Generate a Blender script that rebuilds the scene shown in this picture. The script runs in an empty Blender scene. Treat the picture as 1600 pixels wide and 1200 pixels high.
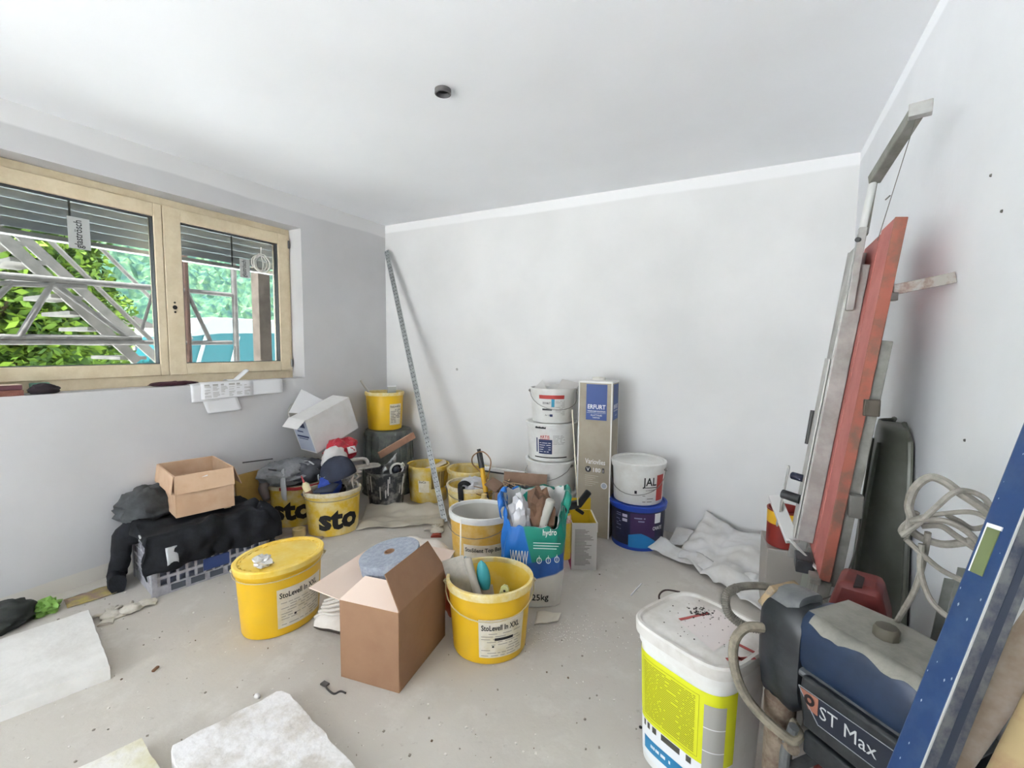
import bpy, bmesh, math, random
from mathutils import Vector, Matrix, noise
random.seed(7)
PI = math.pi
scene = bpy.context.scene
COL = scene.collection

# ------------------------------------------------------------------ camera
F_PX, YAW, PITCH, ROLL, CAM_H = 717.545, -0.4898, 0.0789, 0.0093, 1.3079
XL, YB, XR, HC = -3.175, 3.364, 0.472, 2.45          # left wall, back wall, right wall, ceiling
YF = -2.2                                            # wall behind the camera
_cy, _sy, _cp, _sp = math.cos(YAW), math.sin(YAW), math.cos(PITCH), math.sin(PITCH)
FWD = Vector((_sy*_cp, _cy*_cp, -_sp)); _r0 = Vector((_cy, -_sy, 0)); _u0 = _r0.cross(FWD)
RGT = _r0*math.cos(ROLL) + _u0*math.sin(ROLL); UPV = -_r0*math.sin(ROLL) + _u0*math.cos(ROLL)
cam_d = bpy.data.cameras.new('camera'); cam = bpy.data.objects.new('camera', cam_d); COL.objects.link(cam)
cam_d.sensor_width = 36; cam_d.lens = F_PX/1600*36; cam_d.clip_start = .02; cam_d.clip_end = 600
cam.matrix_world = Matrix(((RGT.x, UPV.x, -FWD.x, 0), (RGT.y, UPV.y, -FWD.y, 0), (RGT.z, UPV.z, -FWD.z, CAM_H), (0, 0, 0, 1)))
scene.camera = cam

# ------------------------------------------------------------------ daylight and exposure
scene.view_settings.view_transform = 'Standard'; scene.view_settings.look = 'None'
scene.view_settings.gamma = 1; scene.view_settings.use_curve_mapping = False
scene.view_settings.exposure = 0.82
world = bpy.data.worlds.new('overcast_sky'); scene.world = world; world.use_nodes = True
_bg = world.node_tree.nodes['Background']
_bg.inputs['Color'].default_value = (.93, .955, 1.03, 1); _bg.inputs['Strength'].default_value = 7.0
sun_d = bpy.data.lights.new('sun', 'SUN'); sun_d.energy = 56; sun_d.angle = .01; sun_d.color = (1, .985, .985)
sun = bpy.data.objects.new('sun', sun_d); COL.objects.link(sun); sun.location = (0, -6, 8)
sun.rotation_euler = Vector((-.03, .55, -1)).to_track_quat('-Z', 'Y').to_euler()
scene.cycles.max_bounces = 14; scene.cycles.diffuse_bounces = 8; scene.cycles.transparent_max_bounces = 24
scene.cycles.glossy_bounces = 4; scene.cycles.sample_clamp_indirect = 8
def portal(name, loc, rot, sx, sy):
    d = bpy.data.lights.new(name, 'AREA'); d.shape = 'RECTANGLE'; d.size = sx; d.size_y = sy
    d.cycles.is_portal = True
    o = bpy.data.objects.new(name, d); COL.objects.link(o); o.location = loc; o.rotation_euler = rot
portal('daylight_portal', (XL-.34, 1.53, 1.63), (0, -PI/2, 0), 1.17, 1.83)
portal('daylight_portal', (XL-.34, -1.125, 1.64), (0, -PI/2, 0), 1.2, 1.75)
portal('daylight_portal', (-1.8, YF-.3, 1.14), (PI/2, 0, 0), 1.8, 2.2)

# ------------------------------------------------------------------ pixel -> place
def ray(px, py): return FWD + RGT*((px-800)/F_PX) - UPV*((py-600)/F_PX)
def fz(px, py, z=0.):
    d = ray(px, py); t = (z-CAM_H)/d.z; return Vector((d.x*t, d.y*t, z))
def fx(px, py, X):
    d = ray(px, py); t = X/d.x; return Vector((X, d.y*t, CAM_H+d.z*t))
def fy(px, py, Y):
    d = ray(px, py); t = Y/d.y; return Vector((d.x*t, Y, CAM_H+d.z*t))

# ------------------------------------------------------------------ materials
def lin(c):
    if isinstance(c, str): c = [int(c[i:i+2], 16)/255 for i in (0, 2, 4)]
    return tuple(x/12.92 if x <= .04045 else ((x+.055)/1.055)**2.4 for x in c) + (1,)
MATS = {}
def mat(name, col, rough=.6, metal=0, dirt=None, amt=.5, dsc=9., bump=0., bsc=60., spec=.5, soft=.12, var=0., det=4):
    """principled surface with blotchy dirt and fine relief"""
    if name in MATS: return MATS[name]
    m = bpy.data.materials.new(name); m.use_nodes = True; nt = m.node_tree; N = nt.nodes; L = nt.links
    b = N['Principled BSDF']; b.inputs['Roughness'].default_value = rough; b.inputs['Metallic'].default_value = metal
    b.inputs['Specular IOR Level'].default_value = spec
    b.inputs['Base Color'].default_value = lin(col)
    tc = N.new('ShaderNodeTexCoord')
    src = None
    if dirt or var:
        n = N.new('ShaderNodeTexNoise'); n.inputs['Scale'].default_value = dsc; n.inputs['Detail'].default_value = det; n.inputs['Roughness'].default_value = .65
        L.new(tc.outputs['Object'], n.inputs['Vector'])
        mr = N.new('ShaderNodeMapRange'); L.new(n.outputs['Fac'], mr.inputs['Value'])
        c0 = .72-.44*amt
        mr.inputs['From Min'].default_value = c0-soft; mr.inputs['From Max'].default_value = c0+soft
        mx = N.new('ShaderNodeMix'); mx.data_type = 'RGBA'
        L.new(mr.outputs['Result'], mx.inputs['Factor'])
        mx.inputs[6].default_value = lin(col); mx.inputs[7].default_value = lin(dirt or [max(0, x*(1-var)) for x in srgb(col)])
        L.new(mx.outputs[2], b.inputs['Base Color'])
    if bump:
        n2 = N.new('ShaderNodeTexNoise'); n2.inputs['Scale'].default_value = bsc; n2.inputs['Detail'].default_value = 5
        L.new(tc.outputs['Object'], n2.inputs['Vector'])
        bp = N.new('ShaderNodeBump'); bp.inputs['Strength'].default_value = bump; bp.inputs['Distance'].default_value = .01
        L.new(n2.outputs['Fac'], bp.inputs['Height']); L.new(bp.outputs['Normal'], b.inputs['Normal'])
    MATS[name] = m; return m
def srgb(c): return [int(c[i:i+2], 16)/255 for i in (0, 2, 4)] if isinstance(c, str) else list(c)
def glassy(name, col, trans=.8, rough=.1, gloss=.08):
    """thin clear sheet: mostly straight-through, a little glossy / milky"""
    if name in MATS: return MATS[name]
    m = bpy.data.materials.new(name); m.use_nodes = True; nt = m.node_tree; N = nt.nodes; L = nt.links
    out = N['Material Output']; b = N['Principled BSDF']; b.inputs['Base Color'].default_value = lin(col); b.inputs['Roughness'].default_value = rough
    t = N.new('ShaderNodeBsdfTransparent'); t.inputs['Color'].default_value = lin(col)
    mx = N.new('ShaderNodeMixShader'); mx.inputs[0].default_value = 1-trans
    L.new(t.outputs[0], mx.inputs[1]); L.new(b.outputs[0], mx.inputs[2])
    L.new(mx.outputs[0], out.inputs[0]); MATS[name] = m; return m
def pane_glass(name, tint):
    if name in MATS: return MATS[name]
    m = bpy.data.materials.new(name); m.use_nodes = True; nt = m.node_tree; N = nt.nodes; L = nt.links
    out = N['Material Output']; N.remove(N['Principled BSDF'])
    t = N.new('ShaderNodeBsdfTransparent'); t.inputs['Color'].default_value = tint+(1,)
    g = N.new('ShaderNodeBsdfGlossy'); g.inputs['Roughness'].default_value = .02
    fr = N.new('ShaderNodeFresnel'); fr.inputs['IOR'].default_value = 1.3
    mx = N.new('ShaderNodeMixShader'); L.new(fr.outputs[0], mx.inputs[0]); L.new(t.outputs[0], mx.inputs[1]); L.new(g.outputs[0], mx.inputs[2])
    L.new(mx.outputs[0], out.inputs[0]); MATS[name] = m; return m

# ------------------------------------------------------------------ mesh building
class MB:
    def __init__(s): s.v = []; s.f = []; s.m = []
    def add(s, vs, fs, m=0):
        k = len(s.v); s.v += [tuple(v) for v in vs]
        for f in fs: s.f.append(tuple(i+k for i in f)); s.m.append(m)
        return s
    def box(s, c, size, rot=None, m=0):
        c = Vector(c); h = Vector(size)/2; R = rot or Matrix.Identity(3)
        vs = [c + R @ Vector((sx*h.x, sy*h.y, sz*h.z)) for sx in (-1, 1) for sy in (-1, 1) for sz in (-1, 1)]
        return s.add(vs, [(0, 1, 3, 2), (4, 6, 7, 5), (0, 4, 5, 1), (2, 3, 7, 6), (0, 2, 6, 4), (1, 5, 7, 3)], m)
    def bb(s, x0, x1, y0, y1, z0, z1, m=0):
        return s.box(((x0+x1)/2, (y0+y1)/2, (z0+z1)/2), (x1-x0, y1-y0, z1-z0), None, m)
    def bar(s, a, b, w, d, side=None, m=0):
        """rectangular bar from a to b, w wide along side, d deep"""
        a = Vector(a); b = Vector(b); t = (b-a); L = t.length; t.normalize()
        sd = Vector(side) if side else Vector((0, 0, 1))
        if abs(sd.dot(t)) > .98: sd = Vector((1, 0, 0))
        u = (sd - t*sd.dot(t)).normalized(); n = t.cross(u)
        R = Matrix((u, n, t)).transposed()
        return s.box((a+b)/2, (w, d, L), R, m)
    def rings(s, rs, closed=True, cap0=False, cap1=False, m=0):
        n = len(rs[0]); vs = [p for r in rs for p in r]; fs = []
        for i in range(len(rs)-1):
            for j in range(n if closed else n-1):
                k = (j+1) % n; fs.append((i*n+j, i*n+k, (i+1)*n+k, (i+1)*n+j))
        if cap0: fs.append(tuple(range(n))[::-1])
        if cap1: fs.append(tuple(range((len(rs)-1)*n, len(rs)*n)))
        return s.add(vs, fs, m)
    def lathe(s, prof, n=32, c=(0, 0, 0), rot=None, m=0, cap0=False, cap1=False, ey=1.):
        c = Vector(c); R = rot or Matrix.Identity(3)
        rs = [[c + R @ Vector((r*math.cos(2*PI*j/n), ey*r*math.sin(2*PI*j/n), z)) for j in range(n)] for r, z in prof]
        return s.rings(rs, True, cap0, cap1, m)
    def cyl(s, a, b, r, n=16, m=0, r2=None):
        a = Vector(a); b = Vector(b); R = (b-a).to_track_quat('Z', 'Y').to_matrix(); L = (b-a).length
        return s.lathe([(r, 0), (r if r2 is None else r2, L)], n, a, R, m, True, True)
    def tube(s, pts, r, n=8, m=0, cap=True, smooth=0, closed=False):
        P = [Vector(p) for p in pts]
        if smooth: P = catmull(P, smooth, closed)
        rr = r if callable(r) else (lambda t: r)
        T = []
        for i in range(len(P)):
            a = P[i-1] if (i > 0 or closed) else P[i]; b = P[(i+1) % len(P)] if (i < len(P)-1 or closed) else P[i]
            T.append((b-a).normalized())
        u = T[0].orthogonal().normalized(); rs = []
        for i in range(len(P)):
            u = (u - T[i]*u.dot(T[i])).normalized(); w = T[i].cross(u); q = rr(i/max(1, len(P)-1))
            rs.append([P[i] + (u*math.cos(2*PI*j/n) + w*math.sin(2*PI*j/n))*q for j in range(n)])
        if closed: rs.append(rs[0])
        return s.rings(rs, True, cap and not closed, cap and not closed, m)
    def prism(s, poly, o, u, v, d, m=0):
        """polygon in the plane o+u,v extruded by vector d"""
        o = Vector(o); u = Vector(u); v = Vector(v); d = Vector(d); n = len(poly)
        a = [o+u*x+v*y for x, y in poly]; b = [p+d for p in a]
        fs = [tuple(range(n))[::-1], tuple(range(n, 2*n))] + [(i, (i+1) % n, n+(i+1) % n, n+i) for i in range(n)]
        return s.add(a+b, fs, m)
    def grid(s, fn, nu, nv, m=0, cu=False):
        vs = [fn(i/(nu if cu else nu-1), j/(nv-1)) for j in range(nv) for i in range(nu)]
        fs = []
        for j in range(nv-1):
            for i in range(nu if cu else nu-1):
                k = (i+1) % nu; fs.append((j*nu+i, j*nu+k, (j+1)*nu+k, (j+1)*nu+i))
        return s.add(vs, fs, m)
    def build(s, name, mats, parent=None, smooth=35, bevel=0, solid=0, sub=0, fix=True):
        me = bpy.data.meshes.new(name); me.from_pydata(s.v, [], s.f)
        if not isinstance(mats, (list, tuple)): mats = [mats]
        for q in mats: me.materials.append(q)
        if len(mats) > 1: me.polygons.foreach_set('material_index', s.m)
        if fix:
            bm = bmesh.new(); bm.from_mesh(me); bmesh.ops.recalc_face_normals(bm, faces=bm.faces); bm.to_mesh(me); bm.free()
        if smooth:
            me.polygons.foreach_set('use_smooth', [True]*len(me.polygons)); me.set_sharp_from_angle(angle=math.radians(smooth))
        me.update()
        o = bpy.data.objects.new(name, me); COL.objects.link(o)
        if parent: o.parent = parent
        if solid:
            md = o.modifiers.new('thickness', 'SOLIDIFY'); md.thickness = solid; md.offset = 0
        if sub:
            md = o.modifiers.new('subdivision', 'SUBSURF'); md.levels = sub; md.render_levels = sub
        if bevel:
            md = o.modifiers.new('bevel', 'BEVEL'); md.width = bevel; md.segments = 2; md.limit_method = 'ANGLE'
        return o
def catmull(P, k, closed=False):
    out = []; n = len(P)
    for i in range(n if closed else n-1):
        p0 = P[i-1] if (i > 0 or closed) else P[i]; p1 = P[i]; p2 = P[(i+1) % n]; p3 = P[(i+2) % n] if (i < n-2 or closed) else P[(i+1) % n]
        for j in range(k):
            t = j/k
            out.append(.5*((2*p1) + (p2-p0)*t + (2*p0-5*p1+4*p2-p3)*t*t + (3*p1-p0-3*p2+p3)*t**3))
    if not closed: out.append(P[-1])
    return out
def tag(o, label, cat, group=None, kind=None):
    if label: o['label'] = label
    if cat: o['category'] = cat
    if group: o['group'] = group
    if kind: o['kind'] = kind
    return o
def thing(name, label, cat, loc=(0, 0, 0), rz=0, group=None, rot=None):
    o = bpy.data.objects.new(name, None); COL.objects.link(o); o.empty_display_size = .05
    o.location = loc; o.rotation_euler = rot or (0, 0, rz)
    return tag(o, label, cat, group)
def struct(o): o['kind'] = 'structure'; return o
def rotm(ax, ang): return Matrix.Rotation(ang, 3, ax)
def nz(p, sc=1., seed=0): return noise.noise(Vector(p)*sc + Vector((seed*13.1, seed*7.7, seed*3.3)))

# ------------------------------------------------------------------ lettering
_txt = {}
def text_mesh(s, size, bold=0., fine=True):
    """verts (x, y) and faces of a line of lettering, origin at its left baseline"""
    k = (s, bold, fine)
    if k not in _txt:
        cu = bpy.data.curves.new('lettering', 'FONT'); cu.body = s; cu.size = 1; cu.offset = bold; cu.resolution_u = 2
        o = bpy.data.objects.new('lettering', cu); COL.objects.link(o)
        me = bpy.data.meshes.new_from_object(o.evaluated_get(bpy.context.evaluated_depsgraph_get()))
        bm = bmesh.new(); bm.from_mesh(me); bmesh.ops.triangulate(bm, faces=bm.faces)
        for _ in range(2 if fine else 0):
            es = [e for e in bm.edges if e.calc_length() > .22]
            if es: bmesh.ops.subdivide_edges(bm, edges=es, cuts=1)
        bmesh.ops.triangulate(bm, faces=bm.faces)
        bm.verts.index_update()
        _txt[k] = ([(v.co.x, v.co.y) for v in bm.verts], [tuple(v.index for v in f.verts) for f in bm.faces])
        bm.free(); bpy.data.objects.remove(o); bpy.data.curves.remove(cu); bpy.data.meshes.remove(me)
    vs, fs = _txt[k]
    return [(x*size, y*size) for x, y in vs], fs
def text_w(s, size, bold=0.): return max(x for x, y in text_mesh(s, size, bold)[0])
def flat_text(name, s, size, o, u, v, m, parent, bold=0., width=None):
    """lettering on a flat face: origin o, reading along u, up v"""
    vs, fs = text_mesh(s, size, bold, False); k = 1.
    if width: k = width/max(x for x, y in vs)
    u = Vector(u).normalized(); v = Vector(v).normalized(); o = Vector(o)
    return MB().add([o+u*x*k+v*y for x, y in vs], fs).build(name, m, parent, smooth=0, fix=False)
# ================================================================== THE ROOM
def plaster(name, base, band, zband=None, foot=None, bump=.06, mott=.05):
    m = bpy.data.materials.new(name); m.use_nodes = True; nt = m.node_tree; N = nt.nodes; L = nt.links
    b = N['Principled BSDF']; b.inputs['Roughness'].default_value = .85; b.inputs['Specular IOR Level'].default_value = .2
    tc = N.new('ShaderNodeTexCoord'); sep = N.new('ShaderNodeSeparateXYZ'); L.new(tc.outputs['Object'], sep.inputs[0])
    n = N.new('ShaderNodeTexNoise'); n.inputs['Scale'].default_value = 1.6; n.inputs['Detail'].default_value = 6; L.new(tc.outputs['Object'], n.inputs['Vector'])
    mx = N.new('ShaderNodeMix'); mx.data_type = 'RGBA'; mr = N.new('ShaderNodeMapRange')
    mr.inputs['From Min'].default_value = .35; mr.inputs['From Max'].default_value = .7; L.new(n.outputs['Fac'], mr.inputs['Value']); L.new(mr.outputs[0], mx.inputs['Factor'])
    mx.inputs[6].default_value = lin(base); mx.inputs[7].default_value = lin([x*(1-mott) for x in srgb(base)])
    last = mx.outputs[2]
    def blend(lo, hi, col, last, sgn=1, nsc=2., namp=.02):
        n2 = N.new('ShaderNodeTexNoise'); n2.inputs['Scale'].default_value = nsc; n2.inputs['Detail'].default_value = 3; L.new(tc.outputs['Object'], n2.inputs['Vector'])
        ma = N.new('ShaderNodeMath'); ma.operation = 'MULTIPLY_ADD'; ma.inputs[1].default_value = namp*2; L.new(n2.outputs['Fac'], ma.inputs[0]); L.new(sep.outputs['Z'], ma.inputs[2])
        r = N.new('ShaderNodeMapRange'); r.inputs['From Min'].default_value = lo+namp; r.inputs['From Max'].default_value = hi+namp; L.new(ma.outputs[0], r.inputs['Value'])
        q = N.new('ShaderNodeMix'); q.data_type = 'RGBA'; L.new(r.outputs[0], q.inputs['Factor']); L.new(last, q.inputs[6]); q.inputs[7].default_value = lin(col)
        return q.outputs[2]
    if zband: last = blend(zband, zband+.012, band, last)
    if foot: last = blend(foot[0]+.006, foot[0], foot[1], last, namp=.004, nsc=8)
    L.new(last, b.inputs['Base Color'])
    nb = N.new('ShaderNodeTexNoise'); nb.inputs['Scale'].default_value = 40; nb.inputs['Detail'].default_value = 5; L.new(tc.outputs['Object'], nb.inputs['Vector'])
    bp = N.new('ShaderNodeBump'); bp.inputs['Strength'].default_value = bump; bp.inputs['Distance'].default_value = .01
    L.new(nb.outputs['Fac'], bp.inputs['Height']); L.new(bp.outputs['Normal'], b.inputs['Normal'])
    return m
P_LEFT = plaster('plaster_window_wall_shaded', 'cbcacb', 'd6d5d5', 2.33, (.075, 'cfcac2'))  # same plaster as the other walls, colour darkened for its backlit shade
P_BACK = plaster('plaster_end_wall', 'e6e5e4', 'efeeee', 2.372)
P_RIGHT = plaster('plaster_side_wall', 'e4e5e8', 'f0f1f4', 2.385)
P_CEIL = plaster('plaster_ceiling', 'f4f5f8', 'f4f5f8', mott=.02, bump=.03)

def concrete():
    m = bpy.data.materials.new('dusty_screed'); m.use_nodes = True; nt = m.node_tree; N = nt.nodes; L = nt.links
    b = N['Principled BSDF']; b.inputs['Roughness'].default_value = .9; b.inputs['Specular IOR Level'].default_value = .15
    tc = N.new('ShaderNodeTexCoord')
    def nn(sc, det, ro=.6):
        n = N.new('ShaderNodeTexNoise'); n.inputs['Scale'].default_value = sc; n.inputs['Detail'].default_value = det; n.inputs['Roughness'].default_value = ro
        L.new(tc.outputs['Object'], n.inputs['Vector']); return n.outputs['Fac']
    def mixc(f, lo, hi, a, col):
        r = N.new('ShaderNodeMapRange'); r.inputs['From Min'].default_value = lo; r.inputs['From Max'].default_value = hi; L.new(f, r.inputs['Value'])
        q = N.new('ShaderNodeMix'); q.data_type = 'RGBA'; L.new(r.outputs[0], q.inputs['Factor'])
        if isinstance(a, str): q.inputs[6].default_value = lin(a)
        else: L.new(a, q.inputs[6])
        q.inputs[7].default_value = lin(col); return q.outputs[2]
    c = mixc(nn(1.3, 7), .35, .68, 'c1bcb4', 'b8b2aa')
    c = mixc(nn(5., 8, .7), .52, .72, c, 'c9c5be')
    c = mixc(nn(26., 5, .7), .62, .7, c, 'b0aaa1')
    c = mixc(nn(11., 9, .75), .66, .74, c, 'd8d4cd')
    L.new(c, b.inputs['Base Color'])
    bp = N.new('ShaderNodeBump'); bp.inputs['Strength'].default_value = .12; bp.inputs['Distance'].default_value = .01
    L.new(nn(55., 6), bp.inputs['Height']); L.new(bp.outputs['Normal'], b.inputs['Normal'])
    return m
T = .36
struct(MB().bb(XL-T, XR+T, YF-T, YB+T, -.25, 0).build('floor', concrete(), smooth=0))
struct(MB().bb(XL-T, XR+T, YF-T, YB+T, HC, HC+.3).build('ceiling', P_CEIL, smooth=0))
struct(MB().bb(XL-T, XR+T, YB, YB+T, 0, HC).build('wall_back', P_BACK, smooth=0))
struct(MB().bb(XR, XR+T, YF, YB, 0, HC).build('wall_right', P_RIGHT, smooth=0))
WY0, WY1, WZ0, WZ1 = .615, 2.444, 1.05, 2.217
DY0, DY1, DW0, DW1 = -2.0, -.25, 1.05, 2.24          # added window out of view left of the camera, for fill daylight
DZ0, DZ1 = .04, 2.24
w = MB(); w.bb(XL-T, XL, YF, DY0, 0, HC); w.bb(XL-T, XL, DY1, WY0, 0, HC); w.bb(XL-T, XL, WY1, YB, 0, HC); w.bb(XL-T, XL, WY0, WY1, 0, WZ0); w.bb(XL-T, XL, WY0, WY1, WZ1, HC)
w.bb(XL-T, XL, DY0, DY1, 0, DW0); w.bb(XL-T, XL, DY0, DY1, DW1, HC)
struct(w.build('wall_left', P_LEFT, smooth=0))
DX0, DX1 = -2.7, -.9                                   # added glazed door in the wall behind the camera, for fill daylight
w = MB(); w.bb(XL-T, DX0, YF-T, YF, 0, HC); w.bb(DX1, XR+T, YF-T, YF, 0, HC); w.bb(DX0, DX1, YF-T, YF, DZ1, HC); w.bb(DX0, DX1, YF-T, YF, 0, DZ0)
struct(w.build('wall_front', P_BACK, smooth=0))

# ------------------------------------------------------------------ window in view
SPRUCE = mat('spruce_frame', 'cdbd9f', .55, dirt='d6c8ac', amt=.5, dsc=14, bump=.05, bsc=120)
DARKGASKET = mat('dark_gasket', '3a3d40', .6)
GLASS = pane_glass('window_pane_glass', (.46, .48, .48))
win = struct(thing('window_1', None, None, (XL, 0, 0)))
fx0, fx1 = -.2, -.13                                    # frame plane (local x)
def ring(mb, x0, x1, y0, y1, z0, z1, wy0, wy1, wz0, wz1):
    mb.bb(x0, x1, y0, y0+wy0, z0, z1); mb.bb(x0, x1, y1-wy1, y1, z0, z1)
    mb.bb(x0, x1, y0+wy0, y1-wy1, z0, z0+wz0); mb.bb(x0, x1, y0+wy0, y1-wy1, z1-wz1, z1); return mb
fr = ring(MB(), fx0-.02, fx1-.012, WY0, WY1, WZ0, WZ1, .055, .035, .075, .055); fr.build('frame', SPRUCE, win, bevel=.003)
MUL = 1.553
for (a, b_, g0, g1, nm) in ((WY0+.03, MUL-.002, .735, 1.505, 0), (MUL+.002, 2.418, 1.655, 2.335, 1)):
    sash = ring(MB(), fx0, fx1+.004, a, b_, 1.112, 2.172, g0-a, b_-g1, .074, .082).build('sash', SPRUCE, win, bevel=.004)
    ring(MB(), fx0+.02, fx1-.006, g0-.003, g1+.003, 1.183, 2.093, .007, .007, .007, .007).build('gasket', DARKGASKET, sash)
    MB().bb(fx0+.03, fx0+.036, g0, g1, 1.186, 2.09).build('pane', GLASS, sash, smooth=0)
    yc = 1.16 if nm == 0 else 2.09
    wd = .095 if nm == 0 else .075
    stk = MB().bb(fx0+.0365, fx0+.0375, yc-wd/2, yc+wd/2, 1.83 if nm == 0 else 1.80, 2.0 if nm == 0 else 1.935).build('sticker', mat('glass_sticker', 'b4b6b4', .5), sash, smooth=0)
    stk['label'] = 'pale sticker with vertical black lettering on the pane'
    if nm == 1:
        h = MB()
        for zc in (1.17, 2.10): h.cyl((fx1+.008, 2.424, zc-.03), (fx1+.008, 2.424, zc+.03), .007, 10)
        h.build('hinge', mat('hinge_metal', '6b6a66', .4, .8), sash)
        lk = MB().lathe([(.001, 0), (.013, 0), (.013, .003), (.001, .003)], 16, (fx1+.004, 1.6, 1.545), rotm('Y', PI/2))
        for dz in (-.03, .03): lk.lathe([(.001, 0), (.006, 0), (.006, .003), (.001, .003)], 10, (fx1+.004, 1.6, 1.545+dz), rotm('Y', PI/2))
        lk.build('lock_hole', mat('lock_black', '1d1b19', .7), sash)
INK = mat('black_print', '1c1b1c', .7)
flat_text('lettering', 'glaströsch', .05, (XL+fx0+.0385, 1.172, 1.835), (0, 0, 1), (0, -1, 0), INK, win, .012, .15)
flat_text('lettering', 'glaströsch', .045, (XL+fx0+.0385, 2.098, 1.805), (0, 0, 1), (0, -1, 0), INK, win, .012, .12)
for o in list(win.children):
    if o.name.startswith('lettering'): o.location.x -= XL

# added window, unseen, brings in extra daylight: frame, mullion, clear panes
d2 = struct(thing('added_fill_window', None, None, (XL, 0, 0)))
dm = ring(MB(), -.2, -.13, DY0, DY1, DW0, DW1, .08, .08, .08, .08); dm.bb(-.2, -.13, -1.17, -1.07, DW0+.08, DW1-.08); dm.build('frame', SPRUCE, d2)
for a, b_ in ((DY0+.07, -1.16), (-1.08, DY1-.07)): MB().bb(-.168, -.162, a, b_, DW0+.07, DW1-.07).build('pane', pane_glass('added_pane_glass', (.93, .95, .95)), d2, smooth=0)

d3 = struct(thing('added_fill_door', None, None, (0, YF, 0)))  # added door, unseen, lets extra daylight in from behind
dm = MB(); dm.bb(DX0, DX0+.08, -.2, -.13, DZ0, DZ1); dm.bb(DX1-.08, DX1, -.2, -.13, DZ0, DZ1); dm.bb(DX0+.08, DX1-.08, -.2, -.13, DZ0, DZ0+.08); dm.bb(DX0+.08, DX1-.08, -.2, -.13, DZ1-.08, DZ1); dm.build('frame', SPRUCE, d3)
MB().bb(DX0+.07, DX1-.07, -.168, -.162, DZ0+.07, DZ1-.07).build('pane', pane_glass('added_pane_glass', (.93, .95, .95)), d3, smooth=0)
# marks on walls and ceiling
hb = thing('ceiling_conduit_box', 'dark round electrical conduit opening in the white ceiling', 'conduit', tuple(fz(692, 139, HC)))
MB().lathe([(.033, -.001), (.036, -.003), (.036, -.022), (.03, -.024), (.03, -.004), (.001, -.004)], 20).build('conduit_ring', mat('conduit_grey', '5d5a5c', .6), hb)
MB().lathe([(.029, -.0045), (.0005, -.0045)], 20).build('opening', mat('conduit_dark', '171616', .9), hb, fix=False)
for k, (x, y) in enumerate([(1549, 274), (1566, 330), (1508, 688)]):
    p = fx(x, y, XR); MB().lathe([(.004, 0), (.003, .003), (.0005, .003)], 10, (0, 0, 0), rotm('Y', -PI/2)).build('screw_hole', mat('screw_dark', '5a5652', .7), None)
    o = bpy.context.scene.objects[-1] if False else [q for q in COL.objects if q.name.startswith('screw_hole')][-1]
    o.location = p; tag(o, ['upper small dark screw mark on the right wall', 'second small dark screw mark a little lower on the right wall', 'small dark screw mark on the right wall beside the blue level'][k], 'screw', 'screw marks on the right wall')
p = fy(714, 577, YB); nb_ = MB().lathe([(.012, 0), (.009, .004), (.004, .001), (.0005, .001)], 14, (0, 0, 0), rotm('X', PI/2)).build('wall_plug', mat('plug_grey', 'a9a6a2', .8)); nb_.location = p
tag(nb_, 'small grey filled hole in the back wall above the buckets', 'wall plug')
# ================================================================== OUTSIDE THE WINDOW
struct(MB().bb(-90, 40, -60, 60, -1.2, -.9).build('ground', mat('gravel_ground', 'dcdcdb', .95, dirt='d0d0ce', amt=.5, dsc=.8), smooth=0))
# forested slope far behind
def slope(u, v):
    y = -60+u*230; x = -62-70*v
    z = -2+v*58+6*nz((u*7, v*3, 0), 1, 3)
    z += 2.2*abs(nz((u*120, v*50, 0), 1, 5))+1.2*nz((u*260, v*110, 0), 1, 6)
    return (x, y, z)
FOREST = bpy.data.materials.new('forest'); FOREST.use_nodes = True
nt = FOREST.node_tree; N = nt.nodes; L = nt.links; b = N['Principled BSDF']; b.inputs['Roughness'].default_value = .95; b.inputs['Specular IOR Level'].default_value = .05
tc = N.new('ShaderNodeTexCoord'); n1 = N.new('ShaderNodeTexNoise'); n1.inputs['Scale'].default_value = .9; n1.inputs['Detail'].default_value = 7; n1.inputs['Roughness'].default_value = .8; L.new(tc.outputs['Object'], n1.inputs['Vector'])
cr = N.new('ShaderNodeValToRGB'); L.new(n1.outputs['Fac'], cr.inputs[0]); L.new(cr.outputs[0], b.inputs['Base Color'])
cr.color_ramp.elements[0].position = .36; cr.color_ramp.elements[0].color = lin('2a3e48'); cr.color_ramp.elements[1].position = .66; cr.color_ramp.elements[1].color = lin('748c66')
e = cr.color_ramp.elements.new(.5); e.color = lin('41604c')
hill = struct(MB().grid(slope, 260, 120).build('hills', FOREST, fix=False, smooth=0))

def leaf_crown(name, c, rad, n, mats, parent, size=.16, seed=1):
    rnd = random.Random(seed); mb = MB()
    for i in range(n):
        while True:
            d = Vector((rnd.uniform(-1, 1), rnd.uniform(-1, 1), rnd.uniform(-1, 1)))
            if .25 < d.length < 1: break
        d *= 1+.25*nz(d, 2.3, seed)
        p = Vector(c)+Vector((d.x*rad[0], d.y*rad[1], d.z*rad[2]))
        a = Vector((rnd.uniform(-1, 1), rnd.uniform(-1, 1), rnd.uniform(-.6, .6))).normalized(); b_ = a.orthogonal().normalized()
        b_ = Matrix.Rotation(rnd.uniform(0, 6.28), 3, a) @ b_
        s_ = size*rnd.uniform(.6, 1.2)
        mb.add([p-a*s_, p+b_*s_*.5, p+a*s_, p-b_*s_*.5], [(0, 1, 2, 3)], rnd.randrange(len(mats)))
    o = mb.build(name, mats, parent, smooth=0, fix=False); o['kind'] = 'stuff'; return o
LEAF = [mat('leaf_light', '6f8a2c', .7, spec=.2), mat('leaf_mid', '5a7628', .7, spec=.2), mat('leaf_dark', '3c5524', .7, spec=.2)]
BARK = mat('bark', '5b4a3a', .9, bump=.4, bsc=20)
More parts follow.
